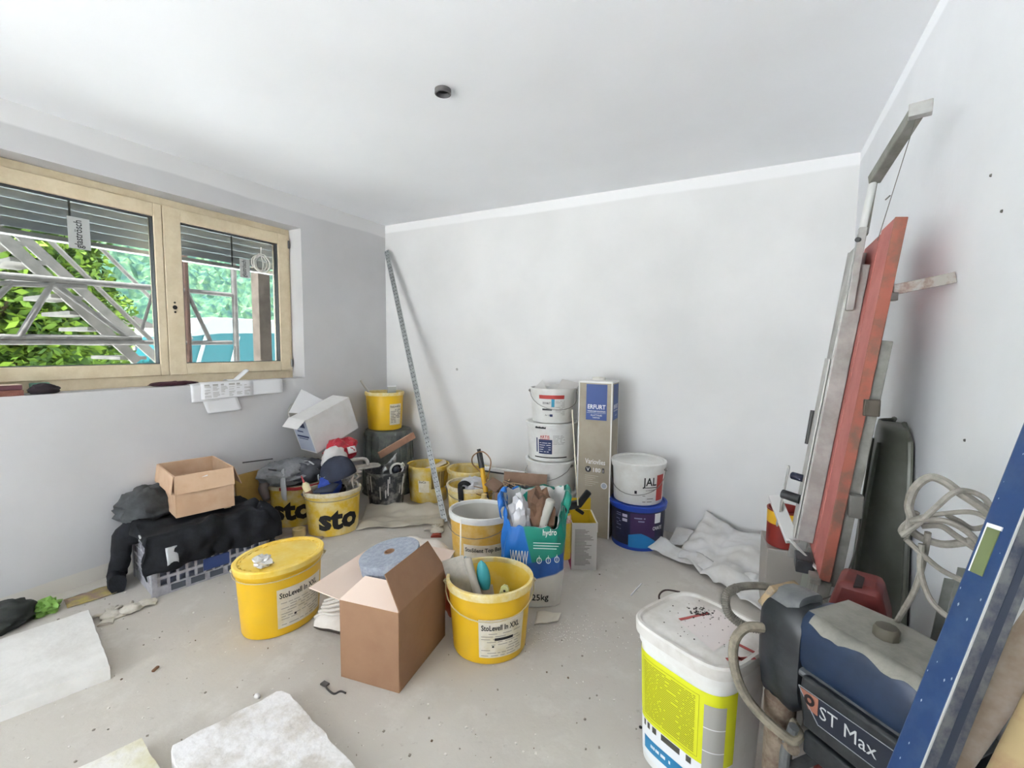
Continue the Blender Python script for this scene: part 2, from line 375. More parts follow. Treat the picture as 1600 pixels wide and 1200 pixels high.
def tree(label, loc, h, rad, n, seed):
    t = thing('deciduous_tree', label, 'tree', loc, 0, 'trees outside the window')
    tr = MB(); tr.tube([(0, 0, 0), (.1, .05, h*.3), (-.05, .1, h*.6), (0, 0, h*.85)], lambda q: .2*(1-q*.7), 10, smooth=4)
    for k in range(6):
        a = k*1.05; tr.tube([(0, .05, h*(.3+.07*k)), (math.cos(a)*rad*.4, math.sin(a)*rad*.4, h*(.42+.07*k)), (math.cos(a)*rad*.8, math.sin(a)*rad*.8, h*(.5+.07*k))], lambda q: .07*(1-q*.7), 6, smooth=3)
    tr.build('trunk', BARK, t)
    leaf_crown('foliage', (0, 0, h*.55), (rad, rad, h*.47), n, LEAF, t, .085, seed)
p = fx(10, 470, -10.5); tree('light green leafy tree behind the scaffold stair, left window pane', (-10.5, p.y-.3, -.9), 5.6, 1.55, 26000, 2)
p = fx(70, 520, -16); tree('bushy green tree further back, right of the light green one', (-16, p.y, -.9), 4.2, 1.9, 12000, 5)
# village houses far off
HW = mat('house_render', 'a8a49c', .9); HR = mat('house_roof', '5a5450', .9)
for k, (px, w_, hh, lb) in enumerate([(150, 5, 3.4, 'distant pale house low behind the tree'), (214, 4, 2.6, 'distant small pale house right beside the scaffold stair foot')]):
    p = fx(px, 548, -42-9*k); t = thing('house', lb, 'house', (-42-9*k, p.y, -.9), 0, 'distant houses')
    MB().bb(-3, 3, -w_/2, w_/2, 0, hh).build('walls', HW, t, smooth=0)
    MB().prism([(-w_/2-.3, hh), (w_/2+.3, hh), (0, hh+1.3)], (-3.2, 0, 0), (0, 1, 0), (0, 0, 1), (6.4, 0, 0)).build('roof', HR, t, smooth=0)
    for q in (-1, 0, 1): MB().bb(3, 3.03, q*w_/3.4-.35, q*w_/3.4+.35, 1.0, 2.1).build('window', mat('house_window', '3c4450', .3), t, smooth=0)

# teal van with a white roof
TEAL = mat('teal_paint', '17585e', .35, spec=.4); VANW = mat('van_white', '868e8e', .4); DGL = mat('dark_glass', '2a3a3c', .1); TYRE = mat('tyre', '1a1a1a', .8)
pv = fx(300, 540, -11.0)
van = thing('delivery_van', 'teal van with a white roof parked behind the scaffold', 'van', (-11.0, pv.y, -.9), 0)
prof = [(-.9, .4), (-.95, 1.5), (-.6, 2.35), (-.1, 2.75), (4.0, 2.8), (4.1, 2.6), (4.15, .4)]     # (along y, z)
def vsec(x, k): return [Vector((x, .05+q[0]*(1 if k else 1), q[1])) for q in prof]
MB().rings([vsec(-.95, 0), vsec(.85, 0)], True, True, True).build('body', TEAL, van, bevel=.08, smooth=40)
MB().prism([(-.6, 2.36), (-.08, 2.79), (4.02, 2.84), (4.12, 2.58), (.1, 2.45)], (-.97, .05, 0), (0, 1, 0), (0, 0, 1), (1.84, 0, 0)).build('roof_cap', VANW, van, bevel=.03)
for k, (y0, y1, lean) in enumerate([(-.45, -.38, .55), (.25, .32, .5), (.95, 1.02, .4)]):
    MB().prism([(y0-lean*.55, .6), (y1-lean*.55, .6), (y1+lean*.45, 2.4), (y0+lean*.45, 2.4)], (.852, 0, 0), (0, 1, 0), (0, 0, 1), (.03, 0, 0)).build('side_stripe', VANW, van, smooth=0)
MB().prism([(1.75, 1.35), (2.55, 1.35), (2.5, 2.15), (1.85, 2.15)], (.85, 0, 0), (0, 1, 0), (0, 0, 1), (.03, 0, 0)).build('side_window', DGL, van, smooth=0)
MB().prism([(2.85, 1.35), (3.8, 1.35), (3.8, 2.15), (2.85, 2.15)], (.85, 0, 0), (0, 1, 0), (0, 0, 1), (.03, 0, 0)).build('side_window', DGL, van, smooth=0)
for yy in (.1, 3.2):
    for xx in (-.9, .72): MB().cyl((xx, yy, .34), (xx+.2, yy, .34), .34, 24).build('wheel', TYRE, van)

# scaffold in front of the window
RUST = mat('rusty_steel', '3f2c24', .7, .2, dirt='52382c', amt=.5, dsc=20); GALV = mat('galvanised_steel', '5a5754', .6, .2, dirt='6e6a66', amt=.5, dsc=18)
ALU = mat('aluminium_worn', '6c6863', .6, .1, dirt='837e78', amt=.5, dsc=12)
XS = -4.45
sc_ = thing('scaffold', 'rusty steel tube scaffold standing outside the window', 'scaffold', (XS, 2.3, -.9))
O = Vector((XS, 2.3, -.9))
def S(px, py, dx=0): return fx(px, py, XS+dx)-O
def stube(name, a, b, r=.024, m=GALV, dx=0): return MB().cyl(S(*a, dx), S(*b, dx), r, 12).build(name, m, sc_)
for (a, m) in ((288, RUST), (364, GALV), (240, RUST)):
    t0 = S(a, 400); MB().cyl((t0.x, t0.y, 0), (t0.x, t0.y, 4.2), .025, 14).build('upright', m, sc_)
for a, b, r in [((-60, 425), (242, 450), .024), ((-60, 440), (135, 448), .018), ((282, 453), (362, 461), .02), ((-60, 526), (220, 528), .02), ((-60, 534), (242, 535), .02), ((282, 536), (362, 535), .02)]:
    stube('guard_rail', a, b, r)
for a, b, r in [((292, 456), (330, 536), .018), ((85, 436), (28, 530), .02), ((88, 446), (200, 528), .018), ((20, 440), (-20, 480), .018), ((240, 452), (222, 515), .012)]:
    stube('brace', a, b, r)
# aluminium access stair
st = thing('scaffold_stair', 'long grey aluminium scaffold stair sloping down behind the window', 'stair', (XS-.55, 1.6, -.9))
O2 = Vector((XS-.55, 1.6, -.9))
def S2(px, py, dx=0): return fx(px, py, XS-.55+dx)-O2
for (a, b, dx) in [((-40, 330), (215, 565), .25), ((28, 364), (258, 572), -.3)]:
    MB().bar(S2(*a, dx), S2(*b, dx), .075, .03, (0, .7, .7)).build('stringer', ALU, st)
for (a, b, dx) in [((70, 368), (250, 545), .25), ((150, 380), (300, 530), -.3)]:
    MB().cyl(S2(*a, dx), S2(*b, dx), .018, 10).build('handrail', ALU, st)
for k in range(9):
    t = k/8; a = S2(-40, 330, .25).lerp(S2(215, 565, .25), .05+t*.92); b_ = S2(28, 364, -.3).lerp(S2(258, 572, -.3), .02+t*.92)
    b_ = Vector((b_.x, a.y, a.z)); MB().bar(a, b_, .19, .03, (0, 1, 0)).build('tread', ALU, st)
# weathered timber post beside the reveal
pp = fx(409, 500, -3.85); tp = MB().bb(-.05, .05, -.055, .055, 0, 3.6).build('timber_post', mat('weathered_timber', '413830', .9, dirt='5f544b', amt=.5, dsc=9, bump=.3, bsc=30), bevel=.004); tp.location = (-3.85, pp.y, -.9)
tag(tp, 'weathered grey timber post standing outside the right window pane', 'post')

# raised exterior blind
bl = thing('exterior_blind', 'grey slatted exterior blind pulled up at the window top', 'blind', (XL-.33, 1.53, 1.7))
SLAT = mat('blind_slat', 'c8ced2', .45, .0); SLATL = mat('blind_rail', 'e2e4e6', .4, .0)
zt = 2.235
zb = fx(100, 376, XL-.33).z
MB().bb(-.06, .06, -.92, .92, zt-1.7-.06, zt-1.7+.1).build('head_box', SLAT, bl, bevel=.003)
ns = 5; stp = (zt-.07-zb-.03)/ns
for k in range(ns):
    z = zt-1.7-.07-stp*(k+.5)
    MB().box((0, 0, z), (.012, 1.8, stp*(.93 if k % 2 else 1.0)), rotm('Y', math.radians(24))).build('slat', SLAT, bl, bevel=.003)
MB().bb(-.03, .03, -.9, .9, zb-1.7-.012, zb-1.7+.014).build('bottom_rail', SLATL, bl, bevel=.004)
for y in (-.36, .55): MB().bb(.03, .034, y-.005, y+.005, zb-1.7, zt-1.7).build('ladder_tape', DARKGASKET, bl, smooth=0)
# ================================================================== BUILDERS FOR BUCKETS, CARTONS, CLOTH
STO_Y = mat('yellow_plastic', 'd9ad1c', .42, dirt='d2a92e', amt=.4, dsc=7, spec=.4)
STO_YD = mat('yellow_plastic_dirty', 'c9a62c', .6, dirt='cdbf8e', amt=.42, dsc=8)
YRIM = mat('pale_yellow_rim', 'd8bd6a', .5, dirt='dccfa2', amt=.5, dsc=20)
WRIM = mat('splashed_rim', 'cfc5ae', .7, dirt='b9a97c', amt=.4, dsc=26)
WHITE_P = mat('white_plastic', 'e2e2df', .4, dirt='d6d4cf', amt=.35, dsc=8)
PAPER = mat('label_paper', 'd9d2c2', .6, dirt='cbbf9f', amt=.35, dsc=14)
PAPERW = mat('white_paper', 'e4e4e6', .7)
GREYINK = mat('grey_print', '86827c', .7)
WIRE = mat('steel_wire', '8a8884', .4, .7)
CARD = mat('cardboard', '927055', .8, dirt='8a684e', amt=.5, dsc=5, bump=.04, bsc=80)
CARDL = mat('cardboard_pale', 'c6a88c', .85, dirt='bd9c7e', amt=.5, dsc=6)
CARDIN = mat('cardboard_inside', 'd8c3b4', .85)
SLUDGE = mat('dried_plaster', 'b9b6b0', .9, dirt='a5a29c', amt=.5, dsc=16, bump=.3, bsc=40)
BLACKP = mat('black_plastic', '232426', .45, dirt='34353a', amt=.4)

class Oval:
    """tapering oval wall of a bucket; th measured about local z"""
    def __init__(s, rx, ry, h, taper=.88, p=2.):
        s.rx, s.ry, s.h, s.tp, s.p = rx, ry, h, taper, p
    def pt(s, th, z, off=0.):
        k = s.tp+(1-s.tp)*min(1, z/s.h); c, q = math.cos(th), math.sin(th); e = 2/s.p
        x = s.rx*math.copysign(abs(c)**e, c); y = s.ry*math.copysign(abs(q)**e, q)
        n = Vector((c/s.rx, q/s.ry, 0)).normalized()
        return Vector((x*k, y*k, z))+n*off
    def arc(s, th0, d, z):
        """angle reached after walking d metres along the wall from th0 (to the viewer's right = increasing th)"""
        st = .003 if d > 0 else -.003; th = th0; acc = 0; p0 = s.pt(th, z)
        n = int(abs(d)/.003)
        for _ in range(n):
            dl = (s.pt(th+.01, z)-s.pt(th-.01, z)).length/.02
            th += st/dl
        dl = (s.pt(th+.01, z)-s.pt(th-.01, z)).length/.02
        return th+(d-n*st)/dl
    def ring(s, z, off=0., n=48): return [s.pt(2*PI*j/n, z, off) for j in range(n)]
def shell(sf, prof, n=48, cap0=False, cap1=False):
    """prof: (z, off) list -> rings on the oval"""
    return MB().rings([sf.ring(z, o, n) for z, o in prof], True, cap0, cap1)
def patch(sf, th, d0, d1, z0, z1, off, n=14, wave=0.):
    lut = [sf.arc(th, d0+(d1-d0)*i/n, (z0+z1)/2) for i in range(n+1)]
    mb = MB(); mb.rings([[sf.pt(t, z, off) for t in lut] for z in (z0, z1)], False); return mb
def wrap_text(name, sf, th, d, z, s_, size, m, parent, off=.0022, bold=.01, width=None, slant=0.):
    vs, fs = text_mesh(s_, size, bold); k = 1.
    if width: k = width/max(x for x, y in vs)
    xs = [x*k for x, y in vs]; lo, hi = min(xs), max(xs); n = 40
    lut = [sf.arc(th, d+lo+(hi-lo)*i/n, z) for i in range(n+1)]
    def ang(x):
        t = (x-lo)/max(1e-6, hi-lo)*n; i = min(n-1, int(t)); return lut[i]+(lut[i+1]-lut[i])*(t-i)
    return MB().add([sf.pt(ang(x), z+y+slant*x, off) for x, (_, y) in zip(xs, vs)], fs).build(name, m, parent, smooth=0, fix=False)
def small_print(name, sf, th, d0, d1, z0, z1, rows, m, parent, off=.0021, seed=1, hgt=.45):
    rnd = random.Random(seed); mb = MB(); st = (z1-z0)/rows
    for r in range(rows):
        x = d0; z = z0+st*(r+.3)
        while x < d1-.01:
            w_ = min(rnd.uniform(.012, .05), d1-x)
            if rnd.random() < .72:
                q = patch(sf, th, x, x+w_, z, z+st*hgt, off, 3); mb.add(q.v, q.f)
            x += w_+rnd.uniform(.004, .012)
    return mb.build(name, m, parent, smooth=0, fix=False)
def bail(sf, th, drop, m, parent, grip=None, r=.0022, zr=.93, sag=.0):
    """wire handle hanging down on the side facing th"""
    z0 = sf.h*zr; a, b = sf.pt(th-PI/2, z0, .012), sf.pt(th+PI/2, z0, .012)
    P = []
    for i in range(15):
        t = i/14; an = th-PI/2+PI*t
        q = sf.pt(an, z0, .012+.004*math.sin(PI*t)); q.z = z0-drop*math.sin(PI*t)**.75; P.append(q)
    h = MB().tube(P, r, 6).build('handle', m, parent)
    for q in (a, b): MB().cyl(q-(q.normalized()*.012), q+(q.normalized()*.004), .011, 10).build('handle_lug', m, parent)
    if grip: MB().tube(P[6:9], .008, 8).build('grip', grip, h)
def bucket(name, label, loc, rz, rx, ry, h, wall, rim, inside=None, lid=None, fill=None, fillm=None, taper=.88, group=None, rimh=.028, rimw=.009, p=2., rimz=0.):
    t = thing(name, label, 'bucket', loc, rz, group); sf = Oval(rx-rimw, ry-rimw, h, taper, p)
    mb = MB(); n = 48
    mb.rings([sf.ring(z, o, n) for z, o in ((0, -.012), (.004, -.003), (.012, 0), (h*.5, 0), (h, 0))], True, True)
    mb.build('body', wall, t)
    ib = MB().rings([sf.ring(z, -.004, n) for z in (h, h*.5, .012)], True, False, True); ib.build('inner_wall', inside or wall, t)
    rr = shell(sf, [(h-rimh, .0005), (h-rimh, rimw*.85), (h-.006, rimw), (h, rimw*.7), (h, -.006), (h-.012, -.007), (h-rimh, .0005)]); rr.build('rim', rim, t)
    if fill:
        fr_ = [sf.ring(fill, -.0045, n), sf.ring(fill+.004, -.04, n), sf.ring(fill+.008, -.09, n)]
        MB().rings(fr_, True, False, True).build('contents', fillm or SLUDGE, t)
    if lid:
        lm = shell(sf, [(h-.02, rimw+.001), (h+.004, rimw+.0035), (h+.009, rimw-.001), (h+.009, -.006), (h+.001, -.013), (h+.001, -.03), (h+.003, -.035)], cap1=True)
        lm.build('lid', lid, t)
    return t, sf
def face_th(t, d=None):
    """wall angle of a thing that looks at the camera"""
    v = Vector((0, 0, 0))-Vector((t.location.x, t.location.y, 0)); a = math.atan2(v.y, v.x)-t.rotation_euler[2]
    return a
def carton(name, label, loc, rz, sx, sy, sz, m, inner=None, group=None, cat='box', rot=None, th=.005, top=False):
    """open box: 4 walls and a floor in one body; flaps are added separately"""
    t = thing(name, label, cat, loc, rz, group, rot)
    mb = MB(); mb.bb(-sx/2, sx/2, -sy/2, -sy/2+th, 0, sz); mb.bb(-sx/2, sx/2, sy/2-th, sy/2, 0, sz)
    mb.bb(-sx/2, -sx/2+th, -sy/2+th, sy/2-th, 0, sz); mb.bb(sx/2-th, sx/2, -sy/2+th, sy/2-th, 0, sz); mb.bb(-sx/2+th, sx/2-th, -sy/2+th, sy/2-th, 0, th)
    if top: mb.bb(-sx/2+th, sx/2-th, -sy/2+th, sy/2-th, sz-th, sz)
    mb.build('body', m, t, smooth=0, bevel=.0015); return t
def flap(t, side, sx, sy, sz, ln, ang, m, trim=0., th=.004, off=0.):
    """flap hinged on a top edge; ang 0 = upright, 90 = folded out flat, 180 = hanging, negative = inwards"""
    w_ = {'+x': sy, '-x': sy, '+y': sx, '-y': sx}[side]-.004
    o = {'+x': Vector((sx/2, 0, sz)), '-x': Vector((-sx/2, 0, sz)), '+y': Vector((0, sy/2, sz)), '-y': Vector((0, -sy/2, sz))}[side]
    out = {'+x': Vector((1, 0, 0)), '-x': Vector((-1, 0, 0)), '+y': Vector((0, 1, 0)), '-y': Vector((0, -1, 0))}[side]
    u = Vector((0, 0, 1)).cross(out); a = math.radians(ang)
    v = Vector((0, 0, 1))*math.cos(a)+out*math.sin(a); nrm = u.cross(v)
    tr = trim if isinstance(trim, tuple) else (trim, trim)
    return MB().prism([(-w_/2, 0), (w_/2, 0), (w_/2-tr[1], ln), (-w_/2+tr[0], ln)], o+out*off, u, v, nrm*th).build('flap', m, t, smooth=0)
def blob(name, c, rad, m, parent=None, amp=.25, sc=6., seed=1, n=28, flat=None, rot=None, ridge=True, amp2=.0):
    """crumpled lump: sphere pushed in and out by folds"""
    c = Vector(c); R = rot or Matrix.Identity(3)
    def fn(u, v):
        th = 2*PI*u; ph = PI*v; d = Vector((math.sin(ph)*math.cos(th), math.sin(ph)*math.sin(th), math.cos(ph)))
        q = nz(d, sc*.35, seed); k = 1+amp*(1-2.2*abs(q) if ridge else q)*.8+amp*.5*nz(d, sc, seed+3)+amp2*nz(d, sc*2.6, seed+5)
        p = Vector((d.x*rad[0], d.y*rad[1], d.z*rad[2]))*k
        if flat is not None and p.z < flat: p.z = flat+(p.z-flat)*.04
        return c+R @ p
    return MB().grid(fn, n, max(6, n*2//3), cu=True).build(name, m, parent, smooth=60)
def crumple(name, c, rad, m, parent=None, amp=.3, seed=1, sub=3, flat=None, rot=None, smooth=22):
    """crumpled paper or film: faceted lump with sharp creases"""
    bm = bmesh.new(); bmesh.ops.create_icosphere(bm, subdivisions=sub, radius=1); rnd = random.Random(seed); R = rot or Matrix.Identity(3)
    V = [v.co.copy() for v in bm.verts]; F_ = [tuple(v.index for v in f.verts) for f in bm.faces]; bm.free()
    P = []
    for d in V:
        k = 1+amp*(nz(d, 2.1, seed)+.7*nz(d, 4.3, seed+1))+amp*.55*(rnd.random()-.5)
        p = Vector((d.x*rad[0], d.y*rad[1], d.z*rad[2]))*k
        if flat is not None and p.z < flat: p.z = flat+(p.z-flat)*.04
        P.append(Vector(c)+R @ p)
    return MB().add(P, F_).build(name, m, parent, smooth=smooth)
def sheet(name, fn, nu, nv, m, parent=None, th=.003, smooth=50):
    return MB().grid(fn, nu, nv).build(name, m, parent, smooth=smooth, solid=th, fix=False)
def place(o, loc, rz=0, label=None, cat=None, group=None):
    o.location = loc; o.rotation_euler = (0, 0, rz) if not isinstance(rz, tuple) else rz
    return tag(o, label, cat, group)
def to_local(t, p):
    M = Matrix.Translation(t.location) @ t.rotation_euler.to_matrix().to_4x4()
    return M.inverted() @ Vector(p)
# ================================================================== LEFT: UNDER THE WINDOW
# ---- on the window sill
SZ = WZ0
def draped_paper(label, px0, px1, pyb, depth, y_tilt=0., prn=0, grp='papers hanging over the sill', lift=0., name='paper_sheet'):
    """sheet lying on the sill and hanging over its front edge; px0..px1 along the edge, pyb bottom pixel"""
    a = fx(px0, 600, XL+.004).y; b = fx(px1, 600, XL+.004).y; zb_ = fx((px0+px1)/2, pyb, XL+.004).z; dn = SZ-zb_
    L_ = depth+dn
    def fn(u, v):
        y = u*(b-a); s_ = v*L_-depth
        yy = y+y_tilt*max(0, s_)
        if s_ < -.012: return Vector((s_, yy, .003+lift+.004*nz((y*8, s_*8, 1))))
        if s_ < .012:
            t = (s_+.012)/.024; return Vector((-.012+.022*math.sin(t*PI/2)+lift*.6, yy, .003+lift-.012*(1-math.cos(t*PI/2))))
        return Vector((.010+lift*.6+.006*abs(nz((y*6, s_*6, 2)))+.01*(s_)*(1+math.sin(y*9)), yy, -.009-(s_-.012)))
    o = sheet(name, fn, 10, 26, PAPERW, None, .0008); place(o, (XL, a, SZ), 0, label, 'paper', grp)
    if prn:
        rnd = random.Random(prn); mb = MB()
        for r in range(11):
            s_ = .012+r*(dn-.02)/11; v0 = (s_+depth)/L_
            for q in range(6):
                u0 = .06+q*.15; 
                if rnd.random() < .7:
                    w_ = rnd.uniform(.05, .13); P = [fn(u0, v0), fn(u0+w_, v0), fn(u0+w_, v0+.0035/L_), fn(u0, v0+.0035/L_)]
                    mb.add([p+Vector((.0016, 0, 0)) for p in P], [(0, 1, 2, 3)])
        mb.build('print', mat('pale_print', 'aeaca8', .7), o, smooth=0, fix=False)
    return o
draped_paper('white sheet hanging lowest over the sill edge with angled corner', 304, 360, 646, .05, .35, 0, lift=.001)
draped_paper('plain white sheet hanging behind the printed one at its left', 296, 338, 628, .05, .02, 0, lift=.004)
draped_paper('printed white sheet hanging over the sill in the middle', 312, 394, 622, .07, -.02, 3, lift=.008)
draped_paper('bluish white sheet hanging at the right end of the sill papers', 384, 440, 616, .07, -.01, 0, lift=.005)
pa = fx(365, 595, XL-.03)
fo = MB().grid(lambda u, v: Vector(((u-.5)*.07, (v-.5)*.15, .012+max(0, v-.45)*.12+.01*math.sin(u*3))), 6, 12).build('folded_paper', PAPERW, solid=.001)
place(fo, (XL-.05, pa.y+.03, SZ), 0, 'folded white paper standing up on top of the sill papers', 'paper')
dr = fx(290, 602, XL-.03)
o = blob('dark_red_cloth', (0, 0, .014), (.035, .12, .013), mat('dark_red_fabric', '3c1a24', .9), None, .3, 5, 4, 22, flat=-.012); place(o, (XL-.05, dr.y-.06, SZ), 0, 'flat dark red cloth strip lying on the sill', 'cloth')
# left end of the sill: sandpaper rolls, green pad and a dark rag
SAND = mat('red_brown_abrasive', '6e4138', .95, dirt='84564a', amt=.5, dsc=30, bump=.4, bsc=300)
y0 = fx(20, 605, XL-.02).y
t = thing('sandpaper_pack', 'red brown pack of abrasive paper lying on the sill, far left', 'sandpaper', (XL-.055, y0-.01, SZ))
MB().bb(-.03, .045, -.04, .045, 0, .028).build('lower_sheets', SAND, t, bevel=.003); MB().bb(-.035, .03, -.035, .045, .0285, .052).build('upper_sheets', mat('dark_red_abrasive', '5a343a', .9), t, bevel=.003)
MB().bb(-.035, .03, -.035, .045, .0522, .055).build('backing_paper', CARDIN, t)
t = MB().bb(-.02, .02, -.035, .035, 0, .055).build('sanding_pad', mat('green_pad', '5c8876', .9, dirt='7fa08c', amt=.4, dsc=30), bevel=.004); place(t, (XL-.09, fx(62, 605, XL-.09).y, SZ), 0, 'green sanding pad on the sill next to the abrasive pack', 'pad')
o = blob('dark_rag', (0, 0, .022), (.03, .05, .026), mat('dark_rag', '241a20', .9), None, .35, 5, 9, 24, flat=-.018); place(o, (XL-.025, fx(72, 607, XL).y, SZ), 0, 'crumpled dark rag on the sill next to the green pad', 'rag')
p = fx(10, 612, XL-.01); o = MB().bb(-.012, .012, -.03, .02, 0, .02).build('paper_scrap', PAPERW, bevel=.003); place(o, (XL-.012, p.y-.045, SZ), 0, 'small white scrap in front of the abrasive pack', 'scrap')

# coil of white cord hanging inside the right pane
t = thing('cord_coil', 'coil of white cord hanging in front of the right window pane', 'cord', (XL-.115, fx(408, 412, XL-.115).y, fx(408, 412, XL-.115).z))
CORD = mat('white_cord', 'd8d6d0', .6)
rnd = random.Random(3)
for k in range(5):
    a, b_ = rnd.uniform(.05, .066), rnd.uniform(.055, .068); oy, oz = rnd.uniform(-.012, .012), rnd.uniform(-.006, .006)
    MB().tube([Vector((.004*k-.008+.003*math.sin(q*2), oy+a*math.cos(q*2*PI/20), oz+b_*math.sin(q*2*PI/20))) for q in range(20)], .0028, 6, closed=True).build('loop', CORD, t)
MB().tube([(0, .0, .06), (.004, .012, .0), (0, .004, -.06)], .0028, 6, smooth=5).build('tie', CORD, t)
MB().tube([(0, 0, .06), (0, .003, .12)], .0028, 6).build('hanger', CORD, t)

# ---- crate with jacket and carton
CRATE = mat('grey_white_plastic', 'a9a8ae', .5, dirt='8a8990', amt=.4, dsc=16)
crot = math.radians(-11); cl = (-2.825, 1.449, 0)
t = thing('plastic_crate', 'pale grey slotted plastic crate under the black jacket', 'crate', cl, crot)
cx_, cy_, ch = .18, .27, .29
mb = MB()
for sgn in (-1, 1):
    for z0, z1 in ((0, .05), (.085, .1), (.135, .15), (.19, .2), (.25, .29)):
        mb.bb(sgn*cx_-.006, sgn*cx_+.006, -cy_, cy_, z0, z1); mb.bb(-cx_, cx_, sgn*cy_-.006, sgn*cy_+.006, z0, z1)
    for k in range(13): y = -cy_+.02+k*(2*cy_-.04)/12; mb.bb(sgn*cx_-.005, sgn*cx_+.005, y-.006, y+.006, .05, .25)
    for k in range(9): x = -cx_+.02+k*(2*cx_-.04)/8; mb.bb(x-.006, x+.006, sgn*cy_-.005, sgn*cy_+.005, .05, .25)
    for s2 in (-1, 1): mb.bb(sgn*cx_-.012, sgn*cx_+.012, s2*cy_-.012, s2*cy_+.012, 0, .29)
mb.bb(-cx_, cx_, -cy_, cy_, .006, .014)
mb.build('frame', CRATE, t, smooth=0)
for k in range(5): MB().bb(cx_+.006, cx_+.009, -.2+k*.09, -.135+k*.09, .012, .044).build('foot_panel', mat('crate_dark_window', '4a505a', .6), t)
MB().bb(cx_+.006, cx_+.008, -.05, .08, .06, .125).build('label', mat('crate_blue_label', '2b3f74', .5), t)
MB().bb(-cx_+.02, cx_-.02, -cy_+.02, cy_-.02, .015, .2).build('load', mat('blue_grey_load', '4c5674', .7, dirt='8b90a0', amt=.5, dsc=12), t)
# black jacket
BLK = mat('black_jacket_cloth', '17181b', .85, dirt='23252a', amt=.4, dsc=10, bump=.15, bsc=180, spec=.25)
REFL = mat('reflective_tape', 'a9abad', .4, .2)
jk = thing('black_jacket', 'black work jacket draped over the plastic crate', 'jacket', (cl[0], cl[1], 0), crot)
def drape(hx, hy, top, off, ex0, ex1, ey0, ey1, seed, fold=.02):
    """cloth over a block: hangs ex0/ex1 beyond -x/+x and ey0/ey1 beyond -y/+y"""
    X0, X1, Y0, Y1 = -hx-ex0, hx+ex1, -hy-ey0, hy+ey1
    def fn(u, v):
        s_ = X0+(X1-X0)*u; q = Y0+(Y1-Y0)*v
        dx = max(0, abs(s_)-hx); dy = max(0, abs(q)-hy); f = fold*(nz((s_*5, q*5, 0), 1.2, seed)+.6*nz((s_*14, q*14, 0), 1, seed+2))
        hang = dx+dy
        x = math.copysign(min(abs(s_), hx), s_); y = math.copysign(min(abs(q), hy), q)
        k = min(1, hang/.05); wav = 1+1.2*k
        o_ = off*k
        if dx > 0: x += math.copysign(o_+.2*dx*.3+f*k*1.4+.012*k*math.sin(q*38+seed), s_)
        if dy > 0: y += math.copysign(o_+.2*dy*.3+f*k*1.4+.012*k*math.sin(s_*38+seed), q)
        z = top+off-hang+(1-k)*(f+abs(f)*.6)+.012*(1-k)
        return Vector((x, y, max(.006, z)))
    return fn
sheet('body', drape(cx_+.012, cy_+.02, ch, .022, .02, .17, .03, .2, 3, .03), 46, 60, BLK, jk, .006)
# hanging sleeve over the short side
def sleeve(P, r0, r1, name, m, par, n=14, seed=1, k=5, flatten=.6):
    C_ = catmull([Vector(p) for p in P], k); mb = MB(); rs = []
    for i, c in enumerate(C_):
        tt = (C_[min(i+1, len(C_)-1)]-C_[max(i-1, 0)]).normalized(); u = tt.cross(Vector((0, 1, .01))).normalized(); w_ = tt.cross(u)
        r = r0+(r1-r0)*i/(len(C_)-1)
        rs.append([c+(u*math.cos(2*PI*j/n)+w_*math.sin(2*PI*j/n)*flatten)*r*(1+.22*nz((i*.5, math.cos(2*PI*j/n)*1.4, math.sin(2*PI*j/n)*1.4), 1, seed)) for j in range(n)])
    return mb.rings(rs, True, True, True).build(name, m, par, smooth=70)
sleeve([(-.08, -.24, .31), (-.13, -.318, .26), (-.14, -.345, .13), (-.12, -.365, .045), (-.02, -.38, .04)], .085, .06, 'sleeve', BLK, jk, seed=4)
sleeve([(.1, .26, .3), (.14, .33, .25), (.15, .345, .14)], .09, .07, 'sleeve', BLK, jk, seed=8)
o = MB().grid(lambda u, v: Vector((.235+.012*math.sin(v*5)+.004*nz((u, v, 0), 4), -.225+u*.05, .15+v*.11)), 5, 9).build('reflective_patch', REFL, jk, solid=.003); o['label'] = 'silver grey reflective patch'
o = MB().grid(lambda u, v: Vector((.03+v*.1, -.292-.004*math.sin(v*5), .26+u*.03+.02*math.sin(v*4))), 5, 9).build('reflective_patch', REFL, jk, solid=.003); o['label'] = 'silver grey reflective trim'
# dark grey bag behind
p = fz(208, 800, .36)
o = blob('grey_work_bag', (0, 0, 0), (.1, .15, .1), mat('dark_grey_canvas', '4d5052', .9, dirt='3a3c3e', amt=.5, dsc=10), None, .3, 6, 12, 34, rot=rotm('Z', .2)); place(o, (-3.05, 1.30, .385), 0, 'dark grey soft bag squeezed between the carton and the wall', 'bag')
# carton on the jacket
bx, by, bz = .40, .29, .235
t = carton('cardboard_box', 'open brown cardboard box with flaps folded down, on black jacket', (-2.945, 1.495, .352), math.radians(-14), bx, by, bz, CARDL)
flap(t, '+x', bx, by, bz, .10, 170, CARDL, (.0, .0), off=.005); flap(t, '-y', bx, by, bz, .10, 171, CARDL, (.012, .0), off=.005); flap(t, '+y', bx, by, bz, .115, 160, CARDL, .0, off=.004); flap(t, '-x', bx, by, bz, .1, 150, CARDL, .0, off=.004)
MB().bb(bx/2-.01, bx/2+.001, by/2-.055, by/2-.02, -.005, .0).build('tape', mat('packing_tape', '9a8466', .4), t)
t2 = MB().grid(lambda u, v: Vector((bx/2+.0095+.0, -.06+u*.07, .19+.02*u+.008*v)), 4, 3).build('plaster_smear', PAPERW, t, fix=False, smooth=0)

